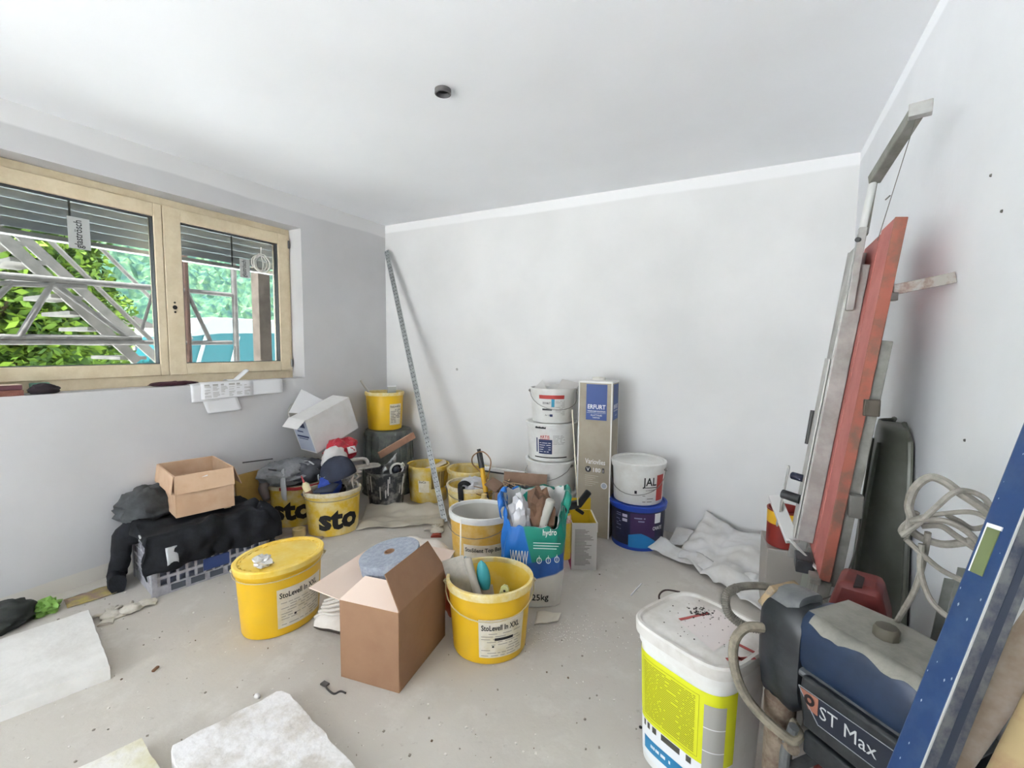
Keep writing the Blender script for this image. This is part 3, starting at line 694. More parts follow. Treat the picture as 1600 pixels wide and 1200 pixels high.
# ---- boards leaning on the wall
WOOD1 = mat('yellow_shuttering_board', 'a78748', .7, dirt='94743c', amt=.4, dsc=6, bump=.1, bsc=50); WOOD2 = mat('brown_board', 'a28a66', .8, dirt='8f7a62', amt=.5, dsc=6)
def board_px(name, pts, X, th, m, label, lean=.0, group='boards leaning under the window'):
    P = [fx(x, y, X) for x, y in pts]
    zmin = min(p.z for p in P); base = Vector((X, P[0].y, max(0, zmin)))
    V3 = [Vector((-(p.z-zmin)*lean, p.y-base.y, p.z-base.z)) for p in P]; n = len(V3); d = Vector((-th, 0, 0))
    mb = MB().add(V3+[v+d for v in V3], [tuple(range(n)), tuple(range(n, 2*n))[::-1]]+[(i, n+i, n+(i+1) % n, (i+1) % n) for i in range(n)])
    o = mb.build(name, m, bevel=.002, smooth=0); return place(o, base, 0, label, 'board', group)
board_px('shuttering_board', [(375, 826), (449, 806), (443, 726), (371, 745)], -3.135, .022, WOOD1, 'tall yellow brown board leaning behind on the window wall', .06)
board_px('wood_offcut', [(384, 832), (452, 812), (449, 776), (379, 798)], -3.08, .02, WOOD2, 'low brown board in front of the taller yellow one', .12)
FC = mat('floor_cardboard', '9c9188', .9, dirt='8a7d74', amt=.5, dsc=8)
for k, (pts, lb) in enumerate([([(392, 836), (470, 812), (492, 826), (415, 852)], 'grey brown cardboard sheet flat on the floor by the leaning boards'), ([(440, 842), (482, 826), (506, 842), (470, 862)], 'smaller dusty cardboard piece on the floor near the tape roll')]):
    P = [fz(x, y, 0) for x, y in pts]; c = sum(P, Vector())/4
    o = MB().add([p-c+Vector((0, 0, .002+.003*k)) for p in P]+[p-c+Vector((0, 0, .006+.003*k+.006*(i == 2))) for i, p in enumerate(P)], [(3, 2, 1, 0), (4, 5, 6, 7)]+[(i, (i+1) % 4, 4+(i+1) % 4, 4+i) for i in range(4)]).build('cardboard_sheet', FC, smooth=0); place(o, c, 0, lb, 'cardboard', 'cardboard on the floor')

# ---- the two buckets with the big black logo
def sto_logo(sf, th, z, par, d=-.115, s_=1.):
    """three bold black letters, wrapped round the bucket"""
    m = mat('worn_black_print', '1a1917', .7)
    wrap_text('lettering', sf, th, d, z, 'sto', .2*s_, m, par, .0015, .045, .26*s_)
lg = (-2.605, 2.21, 0); t, sf = bucket('plaster_bucket', 'splashed yellow bucket, black three-letter logo, cap lying in its top', lg, math.radians(56), .195, .15, .31, STO_YD, WRIM, SLUDGE, fill=.2, group='yellow plaster buckets')
th = face_th(t); sto_logo(sf, th+.25, .06, t, -.13); bail(sf, th, .03, WIRE, t); stoF = t
lr = (-2.965, 2.19, 0); t, sf = bucket('plaster_bucket', 'splashed yellow bucket with black logo, covered by the grey vest', lr, math.radians(60), .19, .145, .31, STO_YD, WRIM, SLUDGE, fill=.26, group='yellow plaster buckets')
th = face_th(t); sto_logo(sf, th-.05, .07, t, -.15); MB().grid(lambda u, v: sf.pt(th-.6+u*2.2, .285+.022*v+.006*nz((u*5, v, 0)), .013), 20, 4).build('red_cloth', mat('red_cloth', '9c2b2a', .8), t, solid=.003)
# masking tape roll
p = fz(473, 838, 0); o = MB().lathe([(.038, 0), (.042, .002), (.042, .052), (.038, .054), (.03, .054), (.028, .05), (.028, .004), (.03, 0), (.038, 0)], 28).build('tape_roll', mat('masking_tape', 'cdb985', .6, dirt='c0a970', amt=.4)); place(o, (p.x-.01, p.y-.02, .009), 0, 'beige masking tape roll standing in front of the logo bucket', 'tape roll')
# grey vest on the rear bucket
VEST = mat('grey_workwear', '8d8f93', .9, dirt='74767a', amt=.5, dsc=12, bump=.1, bsc=200); VESTD = mat('dark_grey_workwear', '4c4e55', .9, dirt='3e4046', amt=.5, dsc=14)
t = thing('work_vest', 'crumpled grey work vest with pale straps on the rear bucket', 'vest', (lr[0], lr[1], .305))
blob('back_panel', (-.03, -.02, .075), (.15, .2, .08), VEST, t, .3, 6, 21, 36, flat=-.06); blob('front_panel', (.06, .06, .07), (.1, .15, .075), VESTD, t, .28, 7, 23, 32, flat=-.055)
sleeve([(.03, -.13, .11), (.09, -.175, .07), (.12, -.19, -.02), (.11, -.18, -.06)], .03, .026, 'strap', mat('pale_grey_strap', 'b0b2b5', .8), t, 10, 3, flatten=.35)
MB().tube([(-.02, .02, .145), (.08, .05, .15), (.15, .06, .1), (.165, .06, .03), (.15, .09, .0)], .006, 6, smooth=6).build('piping', mat('pale_grey_strap', 'b0b2b5', .8), t)
sleeve([(-.08, -.17, .06), (-.06, -.22, .0), (.0, -.235, -.07)], .06, .03, 'armhole', mat('brown_grey_lining', '6b615e', .9), t, 12, 6)
o = MB().cyl((0, 0, 0), (0, -.22, .02), .004, 8).build('thin_rod', mat('dark_rod', '4b4a4a', .5, .5)); q = fx(426, 717, -3.08); place(o, (-3.08, q.y, q.z), 0, 'thin dark rod sticking out left of the vest', 'rod')

# ---- white box tipped on the pile, with papers behind
WBOX = mat('white_carton', 'd6d4d2', .7, dirt='cfccc9', amt=.4); 
c = fx(517, 655, -2.95)
R_ = rotm('X', math.radians(20)) @ rotm('Z', math.radians(-4))
t = thing('white_carton', 'white cardboard box tipped over on the bucket pile', 'box', (-2.98, c.y+.02, c.z-.16), rot=R_.to_euler())
sx_, sy_, sz_ = .20, .41, .28
mb = MB(); mb.bb(-sx_/2, sx_/2, -sy_/2, sy_/2, 0, sz_); mb.build('body', WBOX, t, bevel=.002, smooth=0)
MB().bb(-sx_/2+.012, sx_/2-.012, -sy_/2-.0012, -sy_/2+.001, .012, sz_-.012).build('label', mat('pale_blue_print', 'a9b0c0', .6), t, smooth=0)
for (x0, x1, z0, z1) in ((-.07, .06, .21, .25), (-.05, .02, .17, .18), (-.07, .07, .125, .14), (-.06, .05, .11, .116)): MB().bb(x0, x1, -sy_/2-.002, -sy_/2, z0, z1).build('print', mat('navy_print', '27345e', .6), t, smooth=0)
MB().prism([(-sx_/2, 0), (sx_/2, 0), (sx_/2-.01, .085), (-sx_/2+.01, .085)], (0, -sy_/2, sz_), (1, 0, 0), (0, -.9, -.43), (0, -.001, .004)).build('flap', WBOX, t, smooth=0)
o = MB().lathe([(.09, 0), (.088, .006), (.08, .008), (.075, .003), (.03, .003), (.001, .004)], 32, (0, 0, 0), rotm('Y', PI/2-.12)).build('plastic_disc', glassy('milky_plastic', 'c6c5bd', .35, .3)); q = fx(468, 645, -3.12); place(o, (-3.135, q.y, q.z), 0, 'round milky plastic disc leaning on the wall behind the white box', 'disc')
o = MB().lathe([(.085, 0), (.083, .01), (.07, .012), (.065, .004), (.001, .004)], 32, (0, 0, 0), rotm('Y', PI/2-.25)).build('paper_plate', mat('cream_plastic', 'd2c9b8', .6)); q = fx(486, 655, -3.06); place(o, (-3.085, q.y, q.z), 0, 'cream round lid peeking out behind the white box', 'lid')
board_px('printed_card', [(452, 645), (474, 608), (512, 628), (500, 648)], -3.075, .004, PAPERW, 'white printed card standing behind the tipped white box', .1, None)['category'] = 'card'
q = fx(522, 625, -3.05); o = MB().bar((0, -.02, -.02), (0, .05, .03), .012, .012).build('hand_tool', mat('dark_red_handle', '5c2226', .6), bevel=.003); place(o, (-3.09, q.y-.02, q.z), 0, 'dark red hand tool sticking up behind the white box', 'tool')
# red bag, white bag
q = fx(545, 688, -2.75); t = thing('red_plastic_bag', 'shiny red plastic bag wedged under the white box', 'bag', (-2.83, q.y-.0, .40))
crumple('bag', (0, 0, .10), (.07, .13, .10), mat('red_foil', 'b01c30', .3, spec=.6), t, .4, 31); MB().grid(lambda u, v: Vector((.088-.02*v+.008*nz((u*3, v*3, 1)), -.01+u*.08, .08+v*.05)), 6, 5).build('label', PAPERW, t, solid=.002)
q = fx(525, 710, -2.75); t = thing('white_bag', 'soft white plastic bag beside the vest and cap', 'bag', (-2.76, q.y-.01, .36)); blob('bag', (0, 0, .1), (.06, .1, .095), mat('white_bag_plastic', 'cfccc9', .45), t, .16, 5, 33, 30)

# ---- dark upturned tubs in the corner carrying a yellow bucket
TUBD = mat('dark_grey_rubber', '4f5350', .7, dirt='6a6d68', amt=.45, dsc=11, bump=.15, bsc=40)
t = thing('mortar_tub', 'dark grey upturned mortar tub in the corner under the yellow bucket', 'tub', (-2.93, 3.115, 0))
MB().lathe([(.235, 0), (.235, .02), (.226, .03), (.205, .55), (.198, .565), (.001, .568)], 40).build('body', TUBD, t)
for k in range(20):
    a = 2*PI*k/20; MB().bar((.226*math.cos(a), .226*math.sin(a), .05), (.208*math.cos(a), .208*math.sin(a), .53), .012, .012, (math.cos(a), math.sin(a), 0)).build('rib', TUBD, t)
MB().lathe([(.222, .27), (.222, .3), (.208, .3), (.208, .27), (.222, .27)], 40).build('band', TUBD, t)
t, sf = bucket('plaster_bucket', 'clean yellow bucket on top of the dark upturned tub', (-2.955, 3.10, .569), 0.2, .178, .165, .335, STO_Y, YRIM, STO_YD, fill=.22, group='yellow plaster buckets'); th = face_th(t); topb = t
patch(sf, th, .035, .15, .05, .235, .0012).build('label', PAPER, t); wrap_text('lettering', sf, th, .04, .205, 'StoLevell In', .024, INK, t, .0025, .015, .1); small_print('print', sf, th, .045, .145, .065, .19, 9, GREYINK, t, .0022, 4)
# tools in that bucket
q = fy(585, 605, 3.08)
t = thing('putty_knife', 'putty knife with long pale handle leaning in the corner bucket', 'tool', (-3.03, 3.03, .86)); MB().tube([(0, 0, 0), (-.04, -.03, .06), (-.085, -.06, .145)], .009, 8, smooth=4).build('handle', mat('pale_wood_handle', 'a9a49a', .7), t); MB().bar((.02, .01, -.05), (0, 0, .005), .05, .004).build('blade', mat('dull_steel', '6d6b68', .5, .6), t)
t = thing('clear_box', 'small clear plastic pack standing in the corner bucket', 'pack', (-2.87, 3.1, .80)); MB().box((0, 0, .09), (.012, .075, .13), rotm('Z', -.6)).build('pack', glassy('clear_blister', 'd9dbd6', .55, .15), t); MB().box((0, 0, .155), (.014, .078, .008), rotm('Z', -.6)).build('header', PAPERW, t)
# plank resting on the tub
a, b_ = fx(614, 699, -2.70), fy(642, 680, 2.83)
t = MB().bar(Vector((0, 0, 0)), Vector((.11, .30, .13)), .055, .02, (0, 0, 1)).build('wood_lath', mat('reddish_wood', '8c6650', .75, dirt='9c7660', amt=.5, dsc=8), bevel=.002); place(t, (-2.66, 2.72, .43), 0, 'reddish wooden lath lying aslant across the tubs', 'lath')

# ---- flexible black tub with dried plaster splashes
t = thing('builders_tub', 'splashed black flexible tub with foil and cable inside', 'tub', (-2.63, 2.765, 0))
FT = mat('splashed_black_rubber', '35363a', .7, dirt='8d8b88', amt=.36, dsc=14, soft=.1, det=8)
MB().lathe([(.12, 0), (.13, .005), (.162, .30), (.168, .302), (.168, .31), (.156, .31), (.126, .012), (.001, .012)], 40).build('body', FT, t)
rnd = random.Random(5)
for k in range(14):
    a = rnd.uniform(-2.4, .3); z1 = rnd.uniform(.18, .3); z0 = z1-rnd.uniform(.04, .16); r0, r1 = .13+z0*.106+.001, .13+z1*.106+.001
    MB().bar((r0*math.cos(a), r0*math.sin(a), z0), (r1*math.cos(a), r1*math.sin(a), z1), .003, .008, (math.cos(a), math.sin(a), 0)).build('plaster_drip', mat('plaster_white', 'c4c2be', .9), t, smooth=0)
MB().tube([(.155, .03, .3), (.165, .05, .34), (.15, .09, .345), (.135, .1, .3)], .008, 8, smooth=5).build('handle', FT, t)
MB().lathe([(.15, .21), (.001, .22)], 30).build('contents', mat('dark_debris', '3b3c44', .8, dirt='54555c', amt=.5, dsc=20), t, fix=False)
t = thing('foil_offcut', 'crinkled silvery plastic foil standing in the black tub', 'foil', (-2.62, 2.74, .23)); MB().grid(lambda u, v: Vector((.03*nz((u*4, v*4, 2))+.02*v, -.05+u*.17, v*.2*(.55+.45*u)+.01*nz((u*9, v*9, 1)))), 14, 12).build('foil', mat('silver_foil', 'b9bbbd', .22, .6), t, solid=.002, smooth=30)
t = thing('cable_roll', 'white ring of cable around a dark ball in the black tub', 'cable', (-2.575, 2.83, .25))
MB().tube([Vector((.045*math.cos(q*PI/10)*.5, .05*math.cos(q*PI/10), .05+.05*math.sin(q*PI/10))) for q in range(20)], .009, 8, closed=True).build('ring', CORD, t); blob('ball', (-.01, 0, .05), (.03, .032, .032), mat('blue_black_plastic', '20222e', .3), t, .05, 3, 2, 16)
MB().tube([(.0, .05, .05), (.0, .07, .09), (.01, .085, .05), (.02, .08, .0)], .007, 8, smooth=5).build('loose_end', CORD, t)
# hand float with D handle on top
t = thing('hand_float', 'dusty white plastic hand float lying between the bag and tub', 'float', (-2.66, 2.52, .375), math.radians(64))
FLT = mat('dusty_white_plastic', 'bdb9b2', .7, dirt='a39f98', amt=.4, dsc=14)
MB().prism([(-.15, -.06), (.12, -.06), (.15, -.03), (.15, .03), (.12, .06), (-.15, .06)], (0, 0, 0), (1, 0, .0), (0, 1, 0), (0, 0, .012)).build('board', FLT, t, bevel=.002)
MB().tube([(-.11, 0, .01), (-.1, 0, .05), (-.07, 0, .068), (.02, 0, .068), (.05, 0, .05), (.06, 0, .01)], .013, 10, smooth=5).build('handle', FLT, t)

# ---- contents of the front logo bucket
NAVY = mat('navy_cloth', '232838', .8, dirt='2f3547', amt=.4)
t = thing('baseball_cap', 'navy blue cap lying on top of the logo bucket', 'cap', (-2.585, 2.25, .385), rot=(.15, .2, math.radians(-100))); t.scale = (1.22, 1.22, 1.22)
def capf(u, v):
    a = 2*PI*u; ph = v*PI/2; r = .092*math.cos(ph)**.8; return Vector((r*1.1*math.cos(a), r*math.sin(a), .115*math.sin(ph)**.9+.004*nz((math.cos(a)*2, math.sin(a)*2, v*3))))
MB().grid(capf, 32, 10, cu=True).build('crown', NAVY, t, solid=.003)
MB().grid(lambda u, v: Vector(((.085+v*.075)*math.cos((u-.5)*1.9)*(1+.05*v)+.0, (.088)*(1-.12*v)*math.sin((u-.5)*2.0)*1.05, .004-.03*v-.025*(abs(u-.5)*2)**2)), 16, 6).build('brim', NAVY, t, solid=.004)
MB().lathe([(.008, 0), (.006, .004), (.0005, .005)], 10, (0, 0, .117)).build('button', NAVY, t); MB().grid(lambda u, v: Vector((.099-.015*v, -.03+u*.06, .035+.014*v)), 6, 3).build('emblem', mat('grey_embroidery', '7a8090', .8), t, fix=False)
t = thing('blue_cloth', 'bright blue cloth hanging under the cap in the logo bucket', 'cloth', (-2.60, 2.18, .25)); blob('cloth', (0, 0, .085), (.06, .08, .08), mat('bright_blue_cloth', '1f3a8c', .8), t, .2, 5, 41, 28)
t = thing('sealant_cartridge', 'cream sealant cartridge with red nozzle in the logo bucket', 'cartridge', (-2.645, 2.075, .24), rot=(.25, -.25, 0)); MB().lathe([(.024, 0), (.024, .13), (.016, .142), (.01, .15), (.001, .15)], 18).build('tube', mat('cream_tube', 'dccfa5', .5, dirt='cdb987', amt=.4), t); MB().lathe([(.007, .15), (.004, .2), (.0005, .2)], 10).build('nozzle', mat('red_nozzle', 'b04848', .5), t); MB().lathe([(.0243, .05), (.0245, .052), (.0245, .085), (.0243, .087)], 18).build('label_band', mat('brown_label', '7c5540', .6), t)
t = thing('cord_bundle', 'tangled pale cord bundle at the back of the logo bucket', 'cord', (-2.56, 2.35, .27)); rnd = random.Random(8)
for k in range(6): MB().tube([Vector((rnd.uniform(-.05, .05), rnd.uniform(-.06, .06), .02+.12*math.sin(PI*q/6)*rnd.uniform(.6, 1.1))) for q in range(7)], .006, 6, smooth=5).build('strand', mat('pale_cord', 'b5aaa0', .8), t)
o = blob('dark_cloth', (0, 0, 0), (.05, .06, .06), mat('dark_purple_cloth', '32262c', .9), None, .25, 5, 44, 22); place(o, (-2.66, 2.29, .26), 0, 'dark cloth stuffed behind the cap in the logo bucket', 'cloth')
# ================================================================== MIDDLE: BUCKETS ALONG THE BACK WALL
YG = 'yellow plaster buckets'
def ink_label(t, sf, th, d0, d1, z0, z1, title, size, wid, m=PAPER, seed=1, rows=10, tz=None, slant=0.):
    lb_ = patch(sf, th, d0, d1, z0, z1, .0012, 20).build('label', m, t)
    wrap_text('lettering', sf, th, d0+.012, (tz or z1-.034), title, size, INK, lb_, .0025, .018, wid, slant)
    small_print('print', sf, th, d0+.012, d1-.02, z0+.012, z1-.05, rows, GREYINK, lb_, .0022, seed, .3)
    return lb_
# three yellow buckets behind the plastic sheet
t, sf = bucket('plaster_bucket', 'open yellow bucket by the corner holding a pale paper', (-2.455, 3.09, 0), .3, .185, .17, .31, STO_YD, STO_YD, STO_YD, fill=.16, group=YG); th = face_th(t)
patch(sf, th, -.09, .0, .1, .2, .0012).build('label', PAPER, t); wrap_text('lettering', sf, th, -.085, .18, 'StoCo', .03, INK, t, .0025, .015, .06)
MB().grid(lambda u, v: sf.pt(th+.1+u*.75, .13+v*.14, .004+.004*math.sin(u*30)), 26, 6).build('mesh_scrap', mat('brown_mesh', '8b7440', .8), t, solid=.002)
o = MB().grid(lambda u, v: Vector((-.06+u*.12+.02*v, -.12+v*.24, .0+.11*v-.05*(u-.5)**2+.02*nz((u*3, v*3, 4)))), 8, 12).build('kraft_paper', mat('pale_paper', 'cdbfab', .85), solid=.002); place(o, (-2.42, 3.08, .23), -.75, 'pale crumpled paper sticking out of the corner yellow bucket', 'paper')
t, sf = bucket('plaster_bucket', 'open yellow bucket standing behind the one with the black strap', (-2.075, 3.14, 0), .1, .185, .17, .31, STO_YD, YRIM, STO_YD, fill=.2, group=YG)
t, sf = bucket('plaster_bucket', 'yellow bucket with a black strap hanging over its rim', (-1.835, 2.80, 0), .1, .18, .168, .305, STO_YD, WRIM, STO_YD, fill=.17, group=YG); th = face_th(t); sb = t; sbf = sf
lb_ = patch(sf, th, -.075, .13, .02, .165, .0012, 20).build('label', mat('old_label', 'cdbb98', .7, dirt='b9a47c', amt=.45, dsc=18), t)
wrap_text('lettering', sf, th, -.04, .135, 'DEN.OF.RUE', .03, INK, lb_, .0025, .02, .13); small_print('print', sf, th, -.06, .1, .03, .12, 7, GREYINK, lb_, .0022, 5, .3)
bail(sf, th, .06, WIRE, t)
st_ = thing('black_strap', 'black strap hanging over the rim of the yellow bucket', 'strap', (-1.835, 2.80, 0), .1)
q = [sf.pt(th-.42, z, o_) for z, o_ in ((.24, -.05), (.3, -.03), (.325, -.004), (.318, .014), (.27, .012), (.2, .006), (.16, .006))]
tn = (sf.pt(th-.35, .2)-sf.pt(th-.5, .2)).normalized()
MB().rings([[p-tn*.02, p+tn*.02] for p in catmull(q, 4)], False).build('webbing', mat('black_webbing', '17181a', .8), st_, solid=.003)
e_ = q[-1]; MB().bar(e_-tn*.03+Vector((0, 0, -.004)), e_+tn*.03+Vector((0, 0, -.004)), .014, .008).build('hem', BLACKP, st_)
q2 = [sf.pt(th-.62, .25, -.06), sf.pt(th-.6, .32, -.03), sf.pt(th-.35, .345, -.03), sf.pt(th-.1, .32, -.05), sf.pt(th, .26, -.07)]
MB().tube(q2, .016, 8, smooth=5).build('loop', mat('black_webbing', '17181a', .8), st_)
t = thing('clear_plastic_bag', 'crumpled clear plastic bag in the strapped yellow bucket', 'bag', (-1.79, 2.76, .175)); crumple('bag', (0, 0, .115), (.09, .085, .075), mat('shiny_film', 'b6b6ba', .28, .1), t, .4, 51)
# white bucket with pale stain in front (StoSilent)
t, sf = bucket('plaster_bucket', 'empty yellow bucket with thick white rim and white inside', (-1.455, 2.34, 0), .2, .20, .185, .32, mat('amber_plastic', 'd0a444', .5, dirt='d8bd80', amt=.4, dsc=9), WHITE_P, mat('grey_white_inside', 'bdbab2', .6), group=YG, rimh=.036); th = face_th(t)
patch(sf, th, -.11, .15, .03, .16, .0012, 20).build('label', PAPER, t); wrap_text('lettering', sf, th, -.1, .118, 'StoSilent Top Basic', .034, INK, t, .0025, .018, .24); bail(sf, th-.4, .09, WIRE, t)

# yellow pump sprayer / gun with hose loop
t = thing('sealant_gun', 'yellow and black applicator gun with a looped hose, standing upright', 'gun', (-1.70, 2.72, .29))
q0, q1 = Vector((.07, .0, -.1)), Vector((-.03, .03, .285))
ax = (q1-q0); 
def along(s_): return q0+ax*s_
MB().cyl(along(.25), along(.7), .018, 14).build('barrel', mat('yellow_tool', 'c99b1e', .5), t); MB().cyl(along(.68), along(.95), .021, 14).build('grip', BLACKP, t); MB().cyl(along(.94), along(1.02), .014, 12).build('cap', BLACKP, t); MB().cyl(along(.0), along(.26), .014, 12).build('lance', mat('dark_metal', '54504c', .5, .5), t)
MB().tube([along(.42)+Vector((.01, 0, 0)), Vector((.075, 0, .15)), Vector((.085, 0, .235)), Vector((.02, 0, .285)), Vector((-.055, 0, .25)), Vector((-.065, 0, .19)), along(.6)+Vector((-.02, 0, 0)), along(.4)+Vector((-.005, -.01, 0))], .0045, 8, smooth=6).build('hose', mat('brown_hose', '7d5a38', .5), t)
MB().tube([along(.3), Vector((-.05, -.02, .03)), Vector((-.06, -.02, .0)), Vector((.02, -.03, -.02)), Vector((.1, 0, .0))], .003, 6, smooth=6).build('wire', mat('brown_hose', '7d5a38', .5), t)
t = thing('foam_can', 'slim yellow can standing between strapped bucket and brown carton', 'can', (-1.605, 2.62, 0)); MB().lathe([(.03, 0), (.034, .004), (.034, .26), (.03, .275), (.018, .285), (.018, .31), (.001, .31)], 20).build('can', mat('pale_yellow_can', 'd8b85c', .4, dirt='e0cfa0', amt=.4, dsc=12), t); MB().lathe([(.0343, .08), (.0345, .082), (.0345, .1), (.0343, .102)], 20).build('band', INK, t)
# brown carton of tools
bx, by, bz = .32, .22, .33
t = carton('tool_carton', 'open brown carton full of cables and tools before the white buckets', (-1.40, 2.78, 0), math.radians(14), bx, by, bz, mat('cardboard_grey', '8f7562', .85, dirt='826854', amt=.5, dsc=6))
CG = MATS['cardboard_grey']; flap(t, '+y', bx, by, bz, .085, 6, CG, .0); flap(t, '-x', bx, by, bz, .09, 60, CG, .01); flap(t, '+x', bx, by, bz, .07, 120, CG, .01); flap(t, '-y', bx, by, bz, .07, 170, CG, .0, off=.004)
t = thing('cable_tangle', 'tangle of dark and beige cables on the brown tool carton', 'cable', (-1.42, 2.76, .25)); rnd = random.Random(12)
for k in range(8): MB().tube([Vector((rnd.uniform(-.13, .13), rnd.uniform(-.08, .08), .05+.07*rnd.random()*(1 if 0 < q < 5 else .3))) for q in range(6)], .004, 6, smooth=6).build('cable', mat('beige_cable', 'a08868', .6) if k % 2 else BLACKP, t)
t = thing('screw_clamp', 'black one-hand clamp hanging over the brown carton rim', 'clamp', (-1.275, 2.685, .33)); MB().bar((0, 0, .04), (.035, -.015, -.09), .022, .014, (1, 0, 0)).build('jaw', BLACKP, t, bevel=.003); MB().bar((-.05, .0, .05), (.0, .0, .045), .03, .025).build('head', BLACKP, t, bevel=.005); MB().bar((-.02, 0, .03), (-.005, -.02, -.07), .016, .012, (1, 0, 0)).build('trigger', mat('dark_metal', '54504c', .5, .5), t, bevel=.002)
o = blob('black_glove', (0, 0, 0), (.035, .03, .025), BLACKP, None, .3, 5, 55, 18); place(o, (-1.36, 2.70, .355), 0, 'black crumpled glove on top of the brown tool carton', 'glove')
# aluminium level across the buckets
t = thing('silver_level', 'short silver bar level lying across the bucket rims at the back', 'level', (-1.68, 3.0, .345), math.radians(2)); MB().box((0, 0, .022), (.38, .022, .04)).build('body', mat('bright_aluminium', 'd8d8d6', .35, .4), t, bevel=.003); MB().box((0, -.012, .01), (.36, .004, .012)).build('dark_edge', BLACKP, t); MB().box((.2, 0, .022), (.03, .02, .03)).build('end_cap', BLACKP, t, bevel=.003); MB().box((.235, 0, .03), (.04, .008, .008)).build('pin', mat('dark_metal', '54504c', .5, .5), t)

# ---- stack of white buckets
sx0, sy0 = -1.335, 3.155
GW = 'stacked white paint buckets'
def wb(label, z, r, h, rr=0, lid=None): return bucket('paint_bucket', label, (sx0+rr, sy0, z), 0, r, r, h, WHITE_P, WHITE_P, WHITE_P, lid=lid, taper=.91, group=GW, rimh=.03)
t, sf = wb('white bucket at the very bottom of the stack, mostly hidden', 0, .19, .235, 0, WHITE_P)
t, sf = wb('plain white bucket with lid under the two labelled ones', .244, .195, .235, 0, WHITE_P); th = face_th(t); bail(sf, th-.75, .12, WIRE, t)
t, sf = wb('white bucket with navy label in the middle of the stack', .488, .193, .27, -.005, WHITE_P); th = face_th(t)
for d0, d1, z0, z1, m in ((-.115, -.105, .07, .175, 'navy_print'), (-.095, .005, .06, .165, 'navy_print')): patch(sf, th, d0, d1, z0, z1, .0012).build('label', mat(m, '27345e', .6), t)
wrap_text('lettering', sf, th, -.085, .175, 'ARTIS', .03, mat('red_print', 'b03a34', .6), t, .002, .02, .07); patch(sf, th, -.085, -.015, .166, .17, .0015).build('rule', mat('red_print', 'b03a34', .6), t)
small_print('print', sf, th, -.088, -.005, .07, .15, 5, PAPERW, t, .0023, 7, .22); small_print('print', sf, th, .01, .1, .13, .2, 7, GREYINK, t, .0015, 9, .25); patch(sf, th, -.13, .12, .03, .038, .0012, 20).build('rule', INK, t)
patch(sf, th-.0, -.12, -.04, .245, .262, .0105).build('grip', BLACKP, t)
t, sf = wb('open white bucket with red label band on top of the stack', .767, .175, .25, .0); th = face_th(t)
patch(sf, th, -.105, .085, .178, .205, .0012, 20).build('label_band', mat('red_print', 'b03a34', .6), t); patch(sf, th, -.01, .012, .12, .178, .0012).build('label_stripe', mat('cyan_print', '2c88a8', .6), t)
wrap_text('lettering', sf, th, -.075, .14, 'SEIDENMATT', .022, INK, t, .002, .01, .06); patch(sf, th, -.075, -.005, .095, .108, .004).build('grip', BLACKP, t); patch(sf, th, -.02, .0, .05, .068, .0015).build('symbol', mat('navy_print', '27345e', .6), t); wrap_text('lettering', sf, th, -.055, .055, 'A+ D', .016, INK, t, .002, .01)
small_print('print', sf, th, .02, .09, .06, .17, 10, GREYINK, t, .0015, 6, .2); bail(sf, th+.25, .13, WIRE, t)
for k, (a, w_, hh, rz_, dx) in enumerate([(.55, .13, .22, .5, .05), (-.5, .1, .17, .2, -.06), (.15, .12, .16, -.2, -.02)]):
    o = MB().prism([(-w_/2, 0), (w_/2, 0), (w_/2, hh), (-w_/2, hh*.8)], (0, 0, 0), (1, 0, 0), (0, 0, 1), (0, .004, 0)).build('board_offcut', [mat('white_card_offcut', 'cfccc8', .8), mat('white_card_offcut2', 'd8d6d2', .8), mat('white_card_offcut', '', .8)][k], smooth=0)
    place(o, (sx0+dx, sy0-.02+.02*k, .90), (-.25, a, rz_), ['white card offcut slanting up right from the top white bucket', 'white card offcut leaning left in the top white bucket', 'white card offcut upright in the middle of the top white bucket'][k], 'card', 'card offcuts in the top bucket')

# ---- tall wallpaper box
ex, ey, ez = .232, .205, 1.085
KR = mat('kraft_grey_brown', 'a39a8a', .75, dirt='968c7b', amt=.4, dsc=4); WED = mat('white_edge', 'e6e5e2', .7); ERB = mat('royal_blue_print', '163c80', .5)
eb = thing('wallpaper_box', 'tall slim grey brown box with blue labels, standing at the back wall', 'box', (-.968, 3.115, 0), math.radians(3))
MB().bb(-ex/2, ex/2, -ey/2, ey/2, 0, ez).build('body', KR, eb, smooth=0, bevel=.003)
e2 = MB()
for sx in (-1, 1):
    for sy in (-1, 1): e2.bb(sx*ex/2-.007, sx*ex/2+.0015 if sx > 0 else sx*ex/2+.007, sy*ey/2-.0015 if sy < 0 else sy*ey/2-.007, sy*ey/2+.007 if sy < 0 else sy*ey/2+.0015, 0, ez)
e2.v = [(x if abs(x) < ex/2 else math.copysign(ex/2+.0015, x), y, z) for x, y, z in e2.v]
e2.build('edge_strip', WED, eb, smooth=0)
MB().bb(-ex/2-.001, ex/2+.001, -ey/2-.001, ey/2+.001, ez-.012, ez+.001).build('top_edge', WED, eb, smooth=0)
fy0 = -ey/2-.001
MB().bb(-.062, .082, fy0-.0006, fy0, .82, 1.065).build('label', ERB, eb, smooth=0)
flat_text('lettering', 'ERFURT', .042, (-.052, fy0-.0015, .897), (1, 0, 0), (0, 0, 1), PAPERW, eb, .018, .125); flat_text('lettering', 'WÄNDE ZUM WOHLFÜHLEN', .014, (-.052, fy0-.0015, .876), (1, 0, 0), (0, 0, 1), PAPERW, eb, .012, .125)
